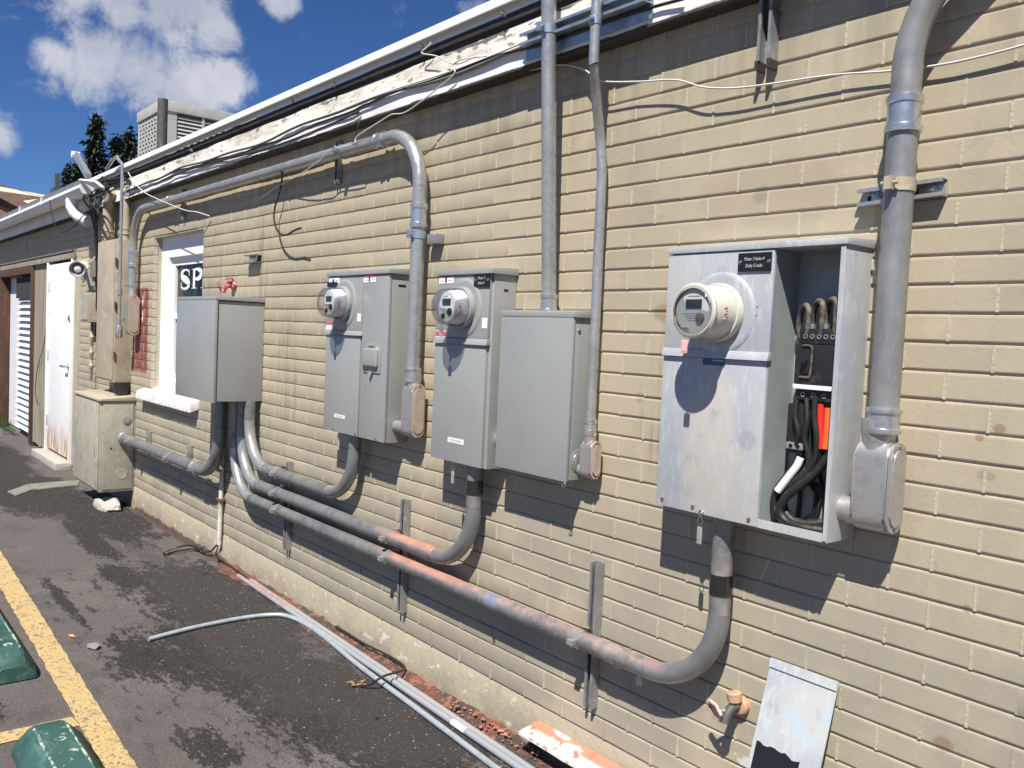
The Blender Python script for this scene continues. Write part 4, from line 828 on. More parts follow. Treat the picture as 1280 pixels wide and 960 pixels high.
# ---------------------------------------------------------------- upright conduits
lr = .034
bigx = W(1119, 200, .08).x
T0 = Vector((-1.022, -.08, 1.345)); 
big = conduit('riser_conduit', 'thick galvanised conduit right of the open panel, bending right at the top of the picture', [T0, Vector((-1.022, -.08, 2.30)), Vector((-1.022+.36, -.08, 2.62))], [.30], lr, 'aged_pipe_grey' if 'aged_pipe_grey' in MATS else mat('aged_pipe_grey', (.35, .347, .335), .38, .45, layers=[((.26, .26, .255), [('n', 6, .4, .65)]), ((.40, .405, .41), [('n', 60, .5, .75, (1, 1, .3)), ('k', .5)])], rvar=.08),
    couplings=[(Vector((-1.022, -.08, W(1127, 144, .08).z)), .085), (Vector((-1.022, -.08, W(1103, 533, .08).z)), .06)], clamps=[(Vector((-1.022, -.08, 1.892)), .030)], n=28, clm='beige_paint')
lbx = -1.012
lb_body(big, -1.028, -.078, W(1100, 552, .08).z+.004, W(1112, 668, .08).z, .078, .085, hub_r=.041, nip=.055, covm='cast_aluminium')
b2x = W(683, 200, .10)
strutz = 2.50
pB2 = conduit('riser_conduit', 'straight galvanised conduit rising from the plain grey box past the eaves', [Vector((-2.262, -.060, 1.585)), Vector((-2.262, -.060, 1.64)), Vector((-2.247, -.132, 2.55)), Vector((-2.23, -.215, 3.6))], [.9, .9], .0255, 'galvanized', couplings=[(Vector((-2.262, -.06, 1.625)), .062)], clamps=[(W(685, 46, .13), .028)], n=22)
MB().lathe((-2.262, -.058, 1.586), (0, 0, 1), [(0, .040), (.008, .040), (.010, .034), (.016, .034)], 18).build('lock_ring', 'bright_galvanized', pB2)
# thin conduit with offset bends
cpts = [(738.5, 541, .055), (741, 480, .055), (745, 390, .055), (748, 300, .055), (751, 215, .055), (750, 170, .065), (745, 120, .11), (743, 80, .15), (744, 40, .155)]
P_ = [W(*p) for p in cpts]; vx = sum(p.x for p in P_[:5])/5
P_ = [Vector((vx+(p.x-vx)*.5, p.y, p.z)) if i < 5 else p for i, p in enumerate(P_)]
up_ = P_[-1]+Vector((0, 0, .9)); P_.append(up_)
thin = thing('riser_conduit', 'thin galvanised conduit with an offset bend, in front of the plain grey box edge', 'conduit', P_[0])
MB().tube(smooth_pts(P_, 8), .0165, 18).build('pipe', 'galvanized', thin)
MB().lathe(P_[0]+Vector((0, 0, .0)), (0, 0, 1), [(-.01, .022), (.01, .022), (.012, .019), (.03, .019), (.032, .022), (.045, .022)], 16).build('coupling', 'bright_galvanized', thin)
cc = W(744, 26, .155); MB().lathe(cc, (0, 0, 1), [(-.013, .0175), (-.013, .021), (.013, .021), (.013, .0175)], 16).build('clamp', 'strut_blue_steel', thin)
MB().tube([cc+Vector((-.016, -.022, 0)), cc+Vector((.016, -.022, 0))], .005, 8).build('bolt', 'strut_blue_steel', thin)
zt_ = W(737, 545, .055).z; lb_body(thin, P_[0].x+.004, -.055, zt_-.012, zt_-.140, .044, .050, nip=.045, hub_r=.021)
# conduit d: from LB up, elbow, run left, elbow down
dz = 2.358; dx = -3.098
nd_ = [Vector((dx, -.07, 1.305)), Vector((dx, -.07, dz)), Vector((-7.182, -.07, dz)), Vector((-7.182, -.07, 1.72))]
run = conduit('overhead_conduit', 'long galvanised conduit running under the eaves with elbows at both ends', nd_, [.24, .27], .030, 'galvanized',
    couplings=[(Vector((dx, -.07, W(523, 270, .07).z)), .10), (W(476, 174, .07), .075), (Vector((dx, -.07, 1.325)), .06), (W(212, 246, .07), .08), (Vector((-7.182, -.07, 1.99)), .13), (Vector((-7.182, -.07, 1.735)), .10)], clamps=[(W(424, 190, .07), .028), (Vector((dx, -.07, W(522, 297, .07).z)), .03)], n=22)
lb_body(run, -3.088, -.068, 1.292, 1.062, .066, .075, nip=.085, hub_r=.034)
lb_body(run, -7.172, -.068, 1.705, 1.385, .085, .08, hub_r=.034)

# ---------------------------------------------------------------- low conduits
yp_ = -.076
def low(name_lab, xr, zr, xl, ztopr, ztopl, Rr, Rl, cps, cls, m='aged_galvanized', r=.0305, y=yp_, dark=(), em='elbow_grey'):
    pts = [Vector((xr, y, ztopr)), Vector((xr, y, zr)), Vector((xl, y, zr)), Vector((xl, y, ztopl))]
    return conduit('low_conduit', name_lab, pts, [Rr, Rl], r, m, couplings=[(Vector(p), L) for p, L in cps], dark=dark, clamps=[(Vector(p), .026) for p in cls], n=20, cm='aged_galvanized', clm='galvanized', sleeve=True, elbow_m=[em, 'galvanized'])
z1, z2, z3 = .712, .605, .515
xr1, xr2, xr3 = W(443, 575, .076).x, W(592, 640, .076).x, W(903, 700, .076).x
xl1, xl2, xl3 = W(312, 525, .076).x, W(303, 540, .076).x, W(294, 560, .076).x
sx1, sx2, sx3 = -4.345, -3.175, -1.992
low('lowest and longest conduit along the wall foot, curving up into the open panel', xr3, z3, xl3, zb, 1.07, .24, .26, [((xr3-.36, yp_, z3), .05), ((xl3+.33, yp_, z3), .05)], [(sx3-.03, yp_, z3), (sx2-.03, yp_, z3), (sx1-.03, yp_, z3)], dark=[(Vector((xr3, yp_, W(903, 731, .076).z)), .058)])
low('middle low conduit with pink dust, curving up into the narrow meter panel', xr2, z2, xl2, 1.012, 1.07, .24, .25, [((xr2-.30, yp_, z2), .05), ((xl2+.30, yp_, z2), .05)], [(sx2-.03, yp_, z2), (sx1-.03, yp_, z2)], dark=[(Vector((xr2, yp_, W(592, 608, .076).z)), .055)])
low('short upper low conduit, curving up into the meter panel with the latched door', xr1, z1, xl1, 1.022, 1.07, .24, .25, [((xr1-.28, yp_, z1), .05), ((xl1+.29, yp_, z1), .05)], [(sx1-.03, yp_, z1)])
# couplings on the verticals of the elbows (wide sleeves)
for (x, za, zc) in ((xr3, W(903, 718, .076).z, W(903, 745, .076).z), (xr2, W(592, 618, .076).z, W(592, 600, .076).z)):
    pass
cbz = W(200, 565, .10).z
big2 = conduit('low_conduit', 'thick grey conduit from the deep grey box bottom into the side of the low cabinet', [Vector((W(276, 520, .11).x, -.11, 1.07)), Vector((W(276, 520, .11).x, -.11, cbz)), Vector((-7.20, -.11, cbz))], [.30], .038, 'aged_galvanized',
    couplings=[(Vector((-7.17, -.11, cbz)), .09), (Vector((-5.55, -.11, cbz)), .07)], clamps=[(Vector((-6.93, -.11, cbz)), .03), (Vector((-6.0, -.11, cbz)), .03)], n=20, cm='galvanized', clm='galvanized')

# ---------------------------------------------------------------- strut channels
def channel(name, lab, p0, p1, m='strut_steel', w=.041, dpt=.040, slot=True, closed_back=True, open_dir=(0, -1, 0), group=None):
    """C-channel from p0 to p1 lying on the wall, open side outwards"""
    p0, p1 = Vector(p0), Vector(p1); d = (p1-p0).normalized(); o_ = Vector(open_dir); s = d.cross(o_).normalized(); t = .0028; root = thing(name, lab, 'strut channel', p0, group)
    prof = [(-w/2, 0), (w/2, 0), (w/2, dpt), (w/2-.009, dpt), (w/2-.009, dpt-.007), (w/2-.0065, dpt-.007), (w/2-.0065, dpt-t), (w/2-t, dpt-t), (w/2-t, t), (-w/2+t, t), (-w/2+t, dpt-t), (-w/2+.0065, dpt-t), (-w/2+.0065, dpt-.007), (-w/2+.009, dpt-.007), (-w/2+.009, dpt), (-w/2, dpt)]
    MB().prism([p0+s*a+o_*b for a, b in prof], p1-p0).build('channel', m, root)
    n_ = max(1, int((p1-p0).length/.05))
    for k in range(n_):
        c = p0.lerp(p1, (k+.5)/n_)+o_*(t+.0002)
        MB().hexa([c+d*a+s*b+o_*e for e in (0, .0006) for a, b in ((-.012, -.006), (.012, -.006), (.012, .006), (-.012, .006))]).build('slot', 'room_dark', root)
    return root
G_ = None
c1 = channel('strut_channel', 'upright strut channel behind the three conduits, farthest of the low ones', (sx1, -.0125, W(360, 688, .03).z), (sx1, -.0125, W(362, 578, .03).z), w=.036, dpt=.032)
c2 = channel('strut_channel', 'upright strut channel under the narrow meter panel, behind two conduits', (sx2, -.0125, W(503, 765, .03).z), (sx2, -.0125, W(508, 625, .03).z), w=.036, dpt=.032)
c3 = channel('strut_channel', 'nearest upright strut channel, behind the lowest conduit only', (sx3, -.0125, W(738, 884, .03).z), (sx3, -.0125, W(746, 703, .03).z), w=.036, dpt=.032)
for (rt, x, zz) in ((c1, sx1, (z1, z2, z3)), (c2, sx2, (z2, z3)), (c3, sx3, (z3,))):
    for z in zz: MB().prism([(x-.012, -.046, z+.030), (x+.012, -.046, z+.030), (x+.026, -.075, z+.052), (x-.002, -.078, z+.05)], (0, -.004, -.003)).build('strap_ear', 'aged_galvanized', rt)
sz = 1.895
c4 = channel('strut_channel', 'short level strut bolted to the wall behind the thick riser conduit', (-1.148, -.0125, sz-.008), (-.940, -.0125, sz), m='galvanized', w=.042, dpt=.030)
for xx in (-1.10, -.965):
    MB().box(xx-.022, xx+.022, -.020, -.016, sz-.016, sz+.012, .001).build('washer', 'bright_galvanized', c4)
    MB().lathe((xx, -.020, sz-.003), (0, -1, 0), [(0, .009), (.008, .009), (.008, .004), (.014, .004)], 6).build('bolt', 'strut_blue_steel', c4)
a_ = W(664, 58, .085); b_ = W(811, 5, .085)
for k, (dz_, lab) in enumerate(((0.012, 'blue grey strut rail across the eaves holding the two risers'),)):
    c5 = channel('strut_channel', lab, (W(655, 62, .10).x, -.084, 2.548), (W(812, 8, .10).x, -.084, 2.548), m='strut_blue_steel', w=.041, dpt=.041)
    MB().box(W(655, 62, .10).x, W(812, 8, .10).x, -.088, -.084, 2.486, 2.525).build('side_rail', 'strut_blue_steel', c5)
vs = W(953, 40, .06)
c6 = channel('strut_channel', 'open upright strut hanging under the eaves near the top right', (vs.x, -.0125, W(948, 78, .04).z), (vs.x, -.0125, 2.465), m='strut_steel', w=.042, dpt=.040)
for s_ in (-1, 1): MB().box(vs.x+s_*.019-.004, vs.x+s_*.019+.004, -.056, -.014, W(945, 90, .04).z, W(948, 78, .04).z).build('cut_tab', 'rust_dark', c6)
for u, v in ((422, 212), (229, 262)):
    p = W(u, v, .03); channel('strut_channel', 'short upright strut behind the overhead conduit, ' + ('near its right elbow' if u > 300 else 'above the window'), (p.x, -.0125, p.z-.07), (p.x, -.0125, dz+.075), w=.036, dpt=.026)
p = W(535, 299, .05); MB_ = MB().box(-3.06, -2.985, -.050, -.012, p.z-.020, p.z+.020, .002); tag(MB_.build('conduit_bracket', 'strut_steel'), 'small steel bracket holding the tall conduit below its coupling', 'bracket')
for i, (u, v) in enumerate(((187, 545), (238, 563))):
    p = W(u, v, .02); MB_ = MB().box(p.x-.03, p.x+.03, -.038, -.0125, cbz-.05, p.z+.035, .002); tag(MB_.build('conduit_bracket', 'strut_steel'), 'short steel strap above the thick low conduit, ' + ('nearer the low cabinet' if i == 0 else 'nearer the elbow'), 'bracket')
p = W(315, 323, .03); MB_ = MB().box(p.x-.07, p.x+.10, -.055, -.012, p.z-.028, p.z-.022).box(p.x-.07, p.x+.10, -.055, -.012, p.z+.014, p.z+.02).box(p.x-.02, p.x+.08, -.016, -.012, p.z-.028, p.z+.02).box(p.x+.0, p.x+.10, -.045, -.040, p.z-.03, p.z+.022); tag(MB_.build('wall_bracket', 'strut_steel'), 'small dark bracket on the wall above the deep grey box', 'bracket')

# thin painted pipe to the ground
tw = thing('drain_pipe', 'thin pale painted pipe down the wall behind the low conduits to the ground wires', 'pipe', W(274, 690, .02))
tA = Vector((W(283, 520, .025).x, -.032, 1.05)); tB = W(273, 680, .03); tB.y = -.034
MB().tube([Vector((-5.30, -.032, 1.06)), Vector((-5.30, -.032, .75)), Vector((-5.315, -.034, .115))], .0145, 12).build('pipe', 'pale_pipe' if 'pale_pipe' in MATS else mat('pale_pipe', (.62, .58, .52), .6, layers=[((.33, .29, .24), [('n', 9, .45, .65)])]), tw)
MB().box(-5.345, -5.275, -.052, -.012, .395, .412, .002).build('strap', 'rust_brown', tw)

# ---------------------------------------------------------------- hose bibs
def bib(lab, c, s=1.0, body='brass_dusty', hm='faucet_handle'):
    c = Vector(c); t = thing('hose_bib', lab, 'faucet', c)
    MB().lathe(c+Vector((0, .05*s, 0)), (0, -1, 0), [(0, .026*s), (.020*s, .028*s), (.028*s, .022*s), (.03*s, .014*s), (.075*s, .014*s)], 16).tube(smooth_pts([c+Vector((0, -.015, 0))*s, c+Vector((-.004, -.03, -.006))*s, c+Vector((-.006, -.046, -.024))*s, c+Vector((-.006, -.054, -.045))*s], 5), [.015*s]*16, 14).build('body', 'pipe_dark' if body == 'brass_dusty' else body, t)
    MB().lathe(c+Vector((.004, .02*s, 0)), (0, -1, 0), [(0, .028*s), (.018*s, .029*s), (.024*s, .024*s), (.026*s, .012*s)], 12).build('flange', body, t)
    MB().lathe(c+Vector((.0, -.012, .004))*s, (-.15, -.1, 1), [(0, .015*s), (.012*s, .016*s), (.014*s, .023*s), (.038*s, .023*s), (.041*s, .019*s)], 16).build('vacuum_breaker', body, t)
    hc = c+Vector((-.034, -.066, -.012))*s; ax = Vector((-.30, -.88, -.34)).normalized(); x, y = frame_of(ax)
    MB().tube([c+Vector((-.004, -.04, -.008))*s, hc], .006*s, 8).build('stem', 'strut_steel', t)
    h = MB(); ring = []
    for k in range(24):
        a = 2*math.pi*k/24; rr = (.027+.0032*math.cos(6*a))*s; ring.append(hc+(x*math.cos(a)+y*math.sin(a))*rr)
    h.tube(ring, .0055*s, 8, closed=True)
    for k in range(3):
        a = math.pi*k/3; h.tube([hc-(x*math.cos(a)+y*math.sin(a))*.026*s, hc+(x*math.cos(a)+y*math.sin(a))*.026*s], .0032*s, 6)
    h.build('handle', hm, t); return t
fp = W(918, 880, .03); bib('dusty brass garden tap low on the wall beside the leaning cover', Vector((fp.x+.012, -.030, fp.z)), .92)
fp = W(290, 361, .03); bib('small tap with weathered red handle on the wall above the deep grey box', Vector((fp.x+.0, -.030, fp.z+.02)), 1.0, body='faucet_handle_red', hm='faucet_handle_red')

# ---------------------------------------------------------------- leaning cover and board
lcv = thing('leaning_cover', 'loose pale galvanised panel cover leaning on the wall at the bottom right', 'metal cover', (-1.2, -.15, 0))
tl, tr = W(966, 822, .022), W(1050, 851, .022); hgt = tl.z
dn = Vector((0, -.20, -hgt)); wv = Vector((tr.x-tl.x, 0, 0)); nrm = Vector((0, -hgt, .20)).normalized()
tl = Vector((tl.x, -.022, hgt))
MB().prism([tl, tl+wv, tl+wv+dn, tl+dn], nrm*.006, .0015).build('sheet', 'panel_galv_dull', lcv)
e0 = tl+nrm*.0065
MB().prism([e0+Vector((0, 0, 0)), e0+wv, e0+wv+dn*.035, e0+dn*.035], nrm*.004).build('folded_edge', 'panel_galv_dull', lcv)
# find where the dark label starts
ka = .315; lab_ = []
rr_ = random.Random(5); top = []
for k in range(13):
    f = .06+.66*k/12; top.append(e0+wv*f+dn*(ka+(.007 if (k//2) % 2 else 0)+rr_.uniform(-.0015, .0015)+.008*(k > 8)))
MB().prism(top+[e0+wv*.72+dn*.86, e0+wv*.06+dn*.86], nrm*.0006).build('torn_label', 'label_black', lcv)
bp0 = Vector((-2.30, -.020, .125)); bp1 = Vector((-2.30, -.100, .100)); L_ = Vector((1.9, 0, 0))
bd = thing('leaning_board', 'short end of a white painted board dusted pink, lying against the wall foot', 'board', (-1.4, -.05, 0))
m_ = MB(); n_ = 22
A_, B_ = W(673, 900, .018), W(648, 913, .095)
prev = None
for i in range(n_+1):
    f = i/n_; x = A_.x+1.7*f; j = rr_.uniform(-.006, .006) if 2 < i else 0; zz = -.003*f
    ring = [m_.b.verts.new(p) for p in ((x, -.0165, A_.z+zz), (x+B_.x-A_.x, -.095+j, B_.z+zz-.004), (x+B_.x-A_.x, -.095+j, B_.z+zz-.014), (x, -.0165, A_.z+zz-.012))]
    if prev:
        for a in range(4): m_.b.faces.new((prev[a], ring[a], ring[(a+1) % 4], prev[(a+1) % 4]))
    else: m_.b.faces.new(ring)
    prev = ring
m_.b.faces.new(prev[::-1]); m_.build('plank', 'board_paint', bd)
MB().box(A_.x+.05, A_.x+1.6, -.05, -.021, .0, A_.z-.02).build('batten', 'dark_wood', bd)

# ---------------------------------------------------------------- conduit lengths on the ground
gpath = lambda o_, z, xa, xb: [Vector((xa+(xb-xa)*k/8, -o_-.0025*math.sin(k), z)) for k in range(9)]
def groundy(x): return -(.034+(x+4.95)*.031)
yv = lambda x, off: groundy(x)-off
labs = ['bare conduit length on the ground, closest to the wall foot', 'bare conduit length with a white sticker, between the wall-side one and the bent one', 'bare conduit length on the ground, third from the wall', 'conduit length lying on top of the others by the wall foot']
for i, (off, z, xa, xb, r) in enumerate(((.000, .0150, -4.82, -.8, .0125), (.027, .0140, -4.92, -1.0, .0125))):
    t = thing('loose_conduit', labs[i], 'conduit', (xa, yv(xa, off), 0))
    m_ = MB(); pts_ = [Vector((xa+(xb-xa)*k/10, yv(xa+(xb-xa)*k/10, off), z+.0012)) for k in range(11)]
    m_.tube(pts_, r, 14, caps=False); m_.tube(pts_[:], r*.88, 14, caps=False); m_.build('pipe', 'emt_zinc' if 'emt_zinc' in MATS else mat('emt_zinc', (.36, .375, .40), .48, .30, layers=[((.50, .42, .39), [('n', 11, .48, .66, (.3, 1, 1)), ('up', .3, .9), ('k', .4)]), ((.46, .24, .185), [('n', 30, .40, .62), ('x', -4.1, -4.4), ('up', 0, .6)]), ((.36, .37, .40), [('n', 7, .5, .7)])]), t)
    if i == 1: MB().tube([p+Vector((0, 0, 0)) for p in (Vector((-2.62, yv(-2.62, off), z+.0012)), Vector((-2.53, yv(-2.53, off), z+.0012)))], r*1.02, 14).build('sticker', 'label_white', t)
bt = thing('bent_conduit', 'bent length of thin conduit lying out across the asphalt', 'conduit', G(186, 799))
q = [G(186, 799, .013), G(240, 785, .013), G(300, 773, .013), G(340, 768.5, .013), G(362, 771, .013), G(385, 782, .013), G(410, 800, .013), G(450, 833, .013), G(520, 885, .013), G(600, 945, .013), G(680, 1005, .013)]
m_ = MB().tube(smooth_pts(q, 7), .0112, 12, caps=False); m_.tube(smooth_pts(q[:2], 7), .0095, 12, caps=True); m_.build('pipe', mat('emt_pale', (.42, .47, .50), .42, .35, layers=[((.34, .37, .39), [('n', 20, .45, .65)])]), bt)

# debris strip along the wall foot
ds = MB(); prev = None; x = -7.1
while x < -.7:
    wv_ = .10+.03*math.sin(x*3.1)+rr_.uniform(-.012, .012) if x > -5.2 else .05+rr_.uniform(-.012, .015); hh = .028+rr_.uniform(-.008, .012)
    ring = [ds.b.verts.new(p) for p in ((x, -.010, hh*1.1), (x, -.035, hh), (x, -wv_*.62, hh*.55), (x, -wv_, .0045), (x, -wv_-.01, -.01))]
    if prev:
        for a in range(4): ds.b.faces.new((prev[a], ring[a], ring[a+1], prev[a+1]))
    prev = ring; x += .045
struct(ds.build('debris_soil', 'soil_debris', smooth=True), 'stuff')
def pebble(m_, c, s, r_):
    vs = []
    for (a, b, cc) in ((1, 0, 0), (-1, 0, 0), (0, 1, 0), (0, -1, 0), (0, 0, 1), (0, 0, -1)):
        vs.append(m_.b.verts.new((c[0]+a*s*r_.uniform(.6, 1.4), c[1]+b*s*r_.uniform(.6, 1.4), c[2]+cc*s*r_.uniform(.4, .9))))
    for t in ((0, 2, 4), (2, 1, 4), (1, 3, 4), (3, 0, 4), (2, 0, 5), (1, 2, 5), (3, 1, 5), (0, 3, 5)): m_.b.faces.new([vs[k] for k in t])
rp = random.Random(11); g1, g2, g3 = MB(), MB(), MB()
for i in range(900):
    x = max(rp.uniform(-5.4, -1.0), rp.uniform(-5.4, -1.0)); y = -abs(rp.gauss(0, .04))-.02; s = rp.choice((.002, .003, .004, .007)) * rp.uniform(.6, 1.3); pebble(g3, (x, y, .012+max(0, .02+y*.2)), s, rp)
for i in range(2600):
    x = rp.uniform(-9, -1.2); y = -rp.uniform(.08, 1.1)*rp.uniform(.3, 1); s = rp.uniform(.0012, .0035); pebble(g1 if rp.random() < .35 else g2, (x, y, .002), s, rp)
for i in range(34):
    x = rp.uniform(-2.75, -2.2); y = -rp.uniform(.02, .06); pebble(g3, (x, y, .035), rp.uniform(.006, .014), rp)
struct(g1.build('gravel', 'grit_pale', loc=(-4, -.5, 0)), 'stuff'); struct(g2.build('gravel', 'grit_dark', loc=(-4, -.5, 0)), 'stuff'); struct(g3.build('brick_rubble', 'brick_rubble', loc=(-4, 0, 0)), 'stuff')
# loose rocks and scraps
def rock(name, lab, c, sx_, sy_, sz_, m, seed, cat='rock'):
    r_ = random.Random(seed); b = bmesh.new(); bmesh.ops.create_icosphere(b, subdivisions=3, radius=1)
    for v in b.verts:
        k = 1+.13*math.sin(v.co.x*3.1+seed)*math.cos(v.co.y*2.7+seed*2)+.10*math.sin(v.co.y*5+seed*3)+r_.uniform(-.06, .06)-.18*max(0, v.co.x); v.co = Vector((v.co.x*sx_*k, v.co.y*sy_*k, max(v.co.z, -.25)*sz_*k))
    M_ = MB(); M_.b.free(); M_.b = b; bmesh.ops.translate(b, verts=b.verts, vec=Vector(c)); return tag(M_.build(name, m), lab, cat)
cr = G(137, 634); rock('concrete_chunk', 'pale broken chunk of concrete on the asphalt before the low cabinet', (cr.x+.05, cr.y-.02, .018), .21, .085, .07, 'concrete_pale', 4)
p = G(166, 626); rock('stone', 'small grey stone at the corner beneath the low cabinet', (p.x, p.y-.02, .01), .05, .03, .03, 'concrete_dirty', 8)
p = G(117, 810); sc_ = MB(); sc_.prism([(p.x-.05, p.y-.014, .006), (p.x+.0, p.y-.028, .008), (p.x+.045, p.y-.003, .007), (p.x+.02, p.y+.024, .018), (p.x-.03, p.y+.016, .012)], (0, 0, .0012)); tag(sc_.build('foil_scrap', 'galvanized'), 'small crumpled silver scrap on the asphalt beside the yellow line', 'litter')
p = G(90, 796); sc_ = MB(); sc_.prism([(p.x-.03, p.y-.010, .005), (p.x+.01, p.y-.012, .006), (p.x+.03, p.y+.008, .005), (p.x-.01, p.y+.010, .006)], (0, 0, .001)); tag(sc_.build('dry_leaf', 'brass_dusty'), 'tan dry leaf on the asphalt close to the yellow line', 'leaf')
p = G(471, 899); sc_ = MB(); sc_.prism([(p.x-.006, p.y-.006, .005), (p.x+.008, p.y-.004, .006), (p.x+.004, p.y+.008, .005)], (0, 0, .003)); tag(sc_.build('glass_scrap', 'green_insulation'), 'tiny green scrap on the dark asphalt near the loose conduits', 'litter')
p = G(445, 855); lf = MB()
for k in range(7):
    a = rp.uniform(0, 6.28); c = Vector((p.x+rp.uniform(-.04, .04), p.y+rp.uniform(-.025, .025), .008)); u_ = Vector((math.cos(a), math.sin(a), .25))*.022; v_ = Vector((-math.sin(a), math.cos(a), .1))*.009
    lf.prism([c-u_, c-v_, c+u_, c+v_], (0, 0, .0008))
struct(lf.build('dry_leaves', 'leaf_dry'), 'stuff')
# patch of broken pavement by the far door and a weed
pv = MB(); pv.prism([G(100, 601), G(97, 607), G(70, 610), G(40, 613), G(20, 620), G(9, 615), G(34, 606), G(66, 603)], (0, 0, .006)); tag(pv.build('concrete_patch', 'concrete_dirty'), 'low broken concrete strip in the asphalt left of the low cabinet', 'concrete')
wd_ = MB()
for k in range(130):
    c = G(rp.uniform(2, 30), rp.uniform(532, 545)); c.y = min(c.y, -.03); h2 = rp.uniform(.06, .20); dx2, dy2 = rp.uniform(-.10, .10), rp.uniform(-.08, .03)
    v = [wd_.b.verts.new(q_) for q_ in (c+Vector((-.006, 0, 0)), c+Vector((.006, 0, 0)), c+Vector((dx2*.5+.005, dy2*.5, h2*.7)), c+Vector((dx2, dy2, h2)), c+Vector((dx2*.5-.005, dy2*.5, h2*.7)))]
    wd_.b.faces.new(v)
struct(wd_.build('weeds', 'grass_blade'), 'stuff')

# ---------------------------------------------------------------- wheel stops
def wheel_stop(lab, x0, x1, y0, y1, h=.115, holes=()):
    t = thing('wheel_stop', lab, 'wheel stop', ((x0+x1)/2, (y0+y1)/2, 0)); c = (y0+y1)/2; w_ = abs(y1-y0)/2; tw_ = w_*.46
    prof = [(-w_, 0), (w_, 0), (w_*.98, .045), (tw_, h), (-tw_, h), (-w_*.98, .045)]; m_ = MB()
    sects = [(x0, .55, .62), (x0+.03, .86, .9), (x0+.08, 1, 1), (x1-.08, 1, 1), (x1-.03, .86, .9), (x1, .55, .62)]; prev = None
    for (x, a, b) in sects:
        a = .8+.2*a
        ring = [m_.b.verts.new((x, c+py*(a if pz > .01 else .95+.05*a), pz*b)) for py, pz in prof]
        if prev:
            for k in range(6): m_.b.faces.new((prev[k], ring[k], ring[(k+1) % 6], prev[(k+1) % 6]))
        else: m_.b.faces.new(ring)
        prev = ring
    m_.b.faces.new(prev[::-1]); bmesh.ops.bevel(m_.b, geom=m_.b.edges[:], offset=.006, segments=2, affect='EDGES'); m_.build('body', 'wheel_stop_green', t)
    for s_ in (-1, 1):
        MB().tube([(x0+.085+(x1-x0-.17)*k/30, c+s_*(tw_-.001)+rr_.uniform(-.0015, .0015), h-.0012+rr_.uniform(-.001, .001)) for k in range(31)], [.0025+rr_.uniform(0, .003) for k in range(31)], 5).build('worn_edge', 'worn_edge', t)
    for hx_ in holes: MB().lathe((hx_, c+.006, h-.004), (0, 0, 1), [(0, .018), (.0052, .018), (.0055, .010), (.002, .008)], 14).build('anchor_hole', 'worn_edge', t)
    return t
wheel_stop('green painted wheel stop cut by the left edge, farther one', -5.75, -3.93, -1.31, -1.50, holes=(-4.08, -5.55))
wheel_stop('green painted wheel stop in the lower left corner, nearer one', -3.29, -1.49, -1.305, -1.52, h=.105, holes=(-3.08, -1.7))

# ---------------------------------------------------------------- wires
zc = lambda x: 2.525+.012*math.sin(x*2.3)
def along(x0, x1, f, o_, n=40): return [Vector((x0+(x1-x0)*k/n, -o_, f(x0+(x1-x0)*k/n))) for k in range(n+1)]
wire('eaves_cable', along(-7.3, -2.0, lambda x: 2.538+.011*math.sin(x*2.9)+.006*math.sin(x*7), .090, 50), .0065, 'wire_grey', 'thick grey cable stapled along the white eaves board', 'cable', seg=2)
wire('eaves_cable', along(-7.3, -1.7, lambda x: 2.522+.016*math.sin(x*1.9+1)+.005*math.sin(x*9), .092, 50), .0050, 'wire_black', 'black cable snaking along the middle of the eaves board', 'cable', seg=2)
wire('eaves_cable', along(-7.3, -3.6, lambda x: 2.500+.018*math.sin(x*2.2+2), .094, 40), .0045, 'wire_black', 'thin black cable drooping near the lower edge of the eaves board', 'cable', seg=2)
wire('eaves_cable', along(-4.2, -1.9, lambda x: 2.549+.006*math.sin(x*5), .090, 30), .0035, 'wire_white', 'thin pale cable beside the grey cable over the tall conduit', 'cable', seg=2)
wire('loose_wire', [W(*p) for p in ((545, 40, .08), (541, 52, .09), (528, 62, .09), (514, 66, .09), (507, 78, .09), (500, 98, .09), (485, 115, .09), (520, 112, .09))][:0] or [W(540, 44, .075), W(538, 55, .09), (W(527, 66, .095)), W(545, 70, .095), W(570, 80, .095), W(600, 70, .09), W(630, 80, .06), W(655, 88, .05), W(680, 84, .04), W(705, 81, .04), W(730, 87, .05), W(742, 96, .06), W(757, 102, .06), W(800, 102, .05), W(845, 100, .05), W(880, 109, .05), W(920, 110, .045), W(970, 104, .04), W(1040, 94, .035), W(1110, 89, .03), W(1170, 82, .03), W(1220, 72, .03), W(1285, 55, .03), W(1400, 20, .03)], .0030, 'wire_white', 'thin pale wire strung across the upper wall in front of the risers', 'wire')
wire('loose_wire', [W(610, 70, .09), W(580, 74, .095), W(565, 82, .10), W(568, 92, .10), W(545, 112, .10), W(525, 128, .11), W(505, 141, .11), W(490, 143, .11), W(478, 150, .11), W(447, 170, .11), W(441, 180, .115), W(412, 188, .115), W(400, 200, .11), W(375, 218, .08), W(352, 230, .05), W(325, 248, .03)], .0028, 'wire_white', 'pale wire drooping from the eaves over the long overhead conduit', 'wire')
wire('loose_wire', [W(160, 215, .12), W(168, 228, .12), W(180, 240, .12), W(195, 248, .125), W(214, 256, .125), W(232, 263, .12), W(246, 265, .08), W(262, 270, .03)], .0035, 'wire_white', 'short pale wire hanging by the left elbow of the overhead conduit', 'wire')
wire('hanging_cable', [W(348, 200, .08), W(352, 214, .09), W(352, 228, .05), W(348, 245, .05), W(343, 262, .055), W(343, 277, .06), (W(348, 290, .07)), W(357, 294, .08), W(368, 288, .09), W(376, 285, .10)], .0055, 'wire_black', 'black cable hanging in a loop below the overhead conduit', 'cable')
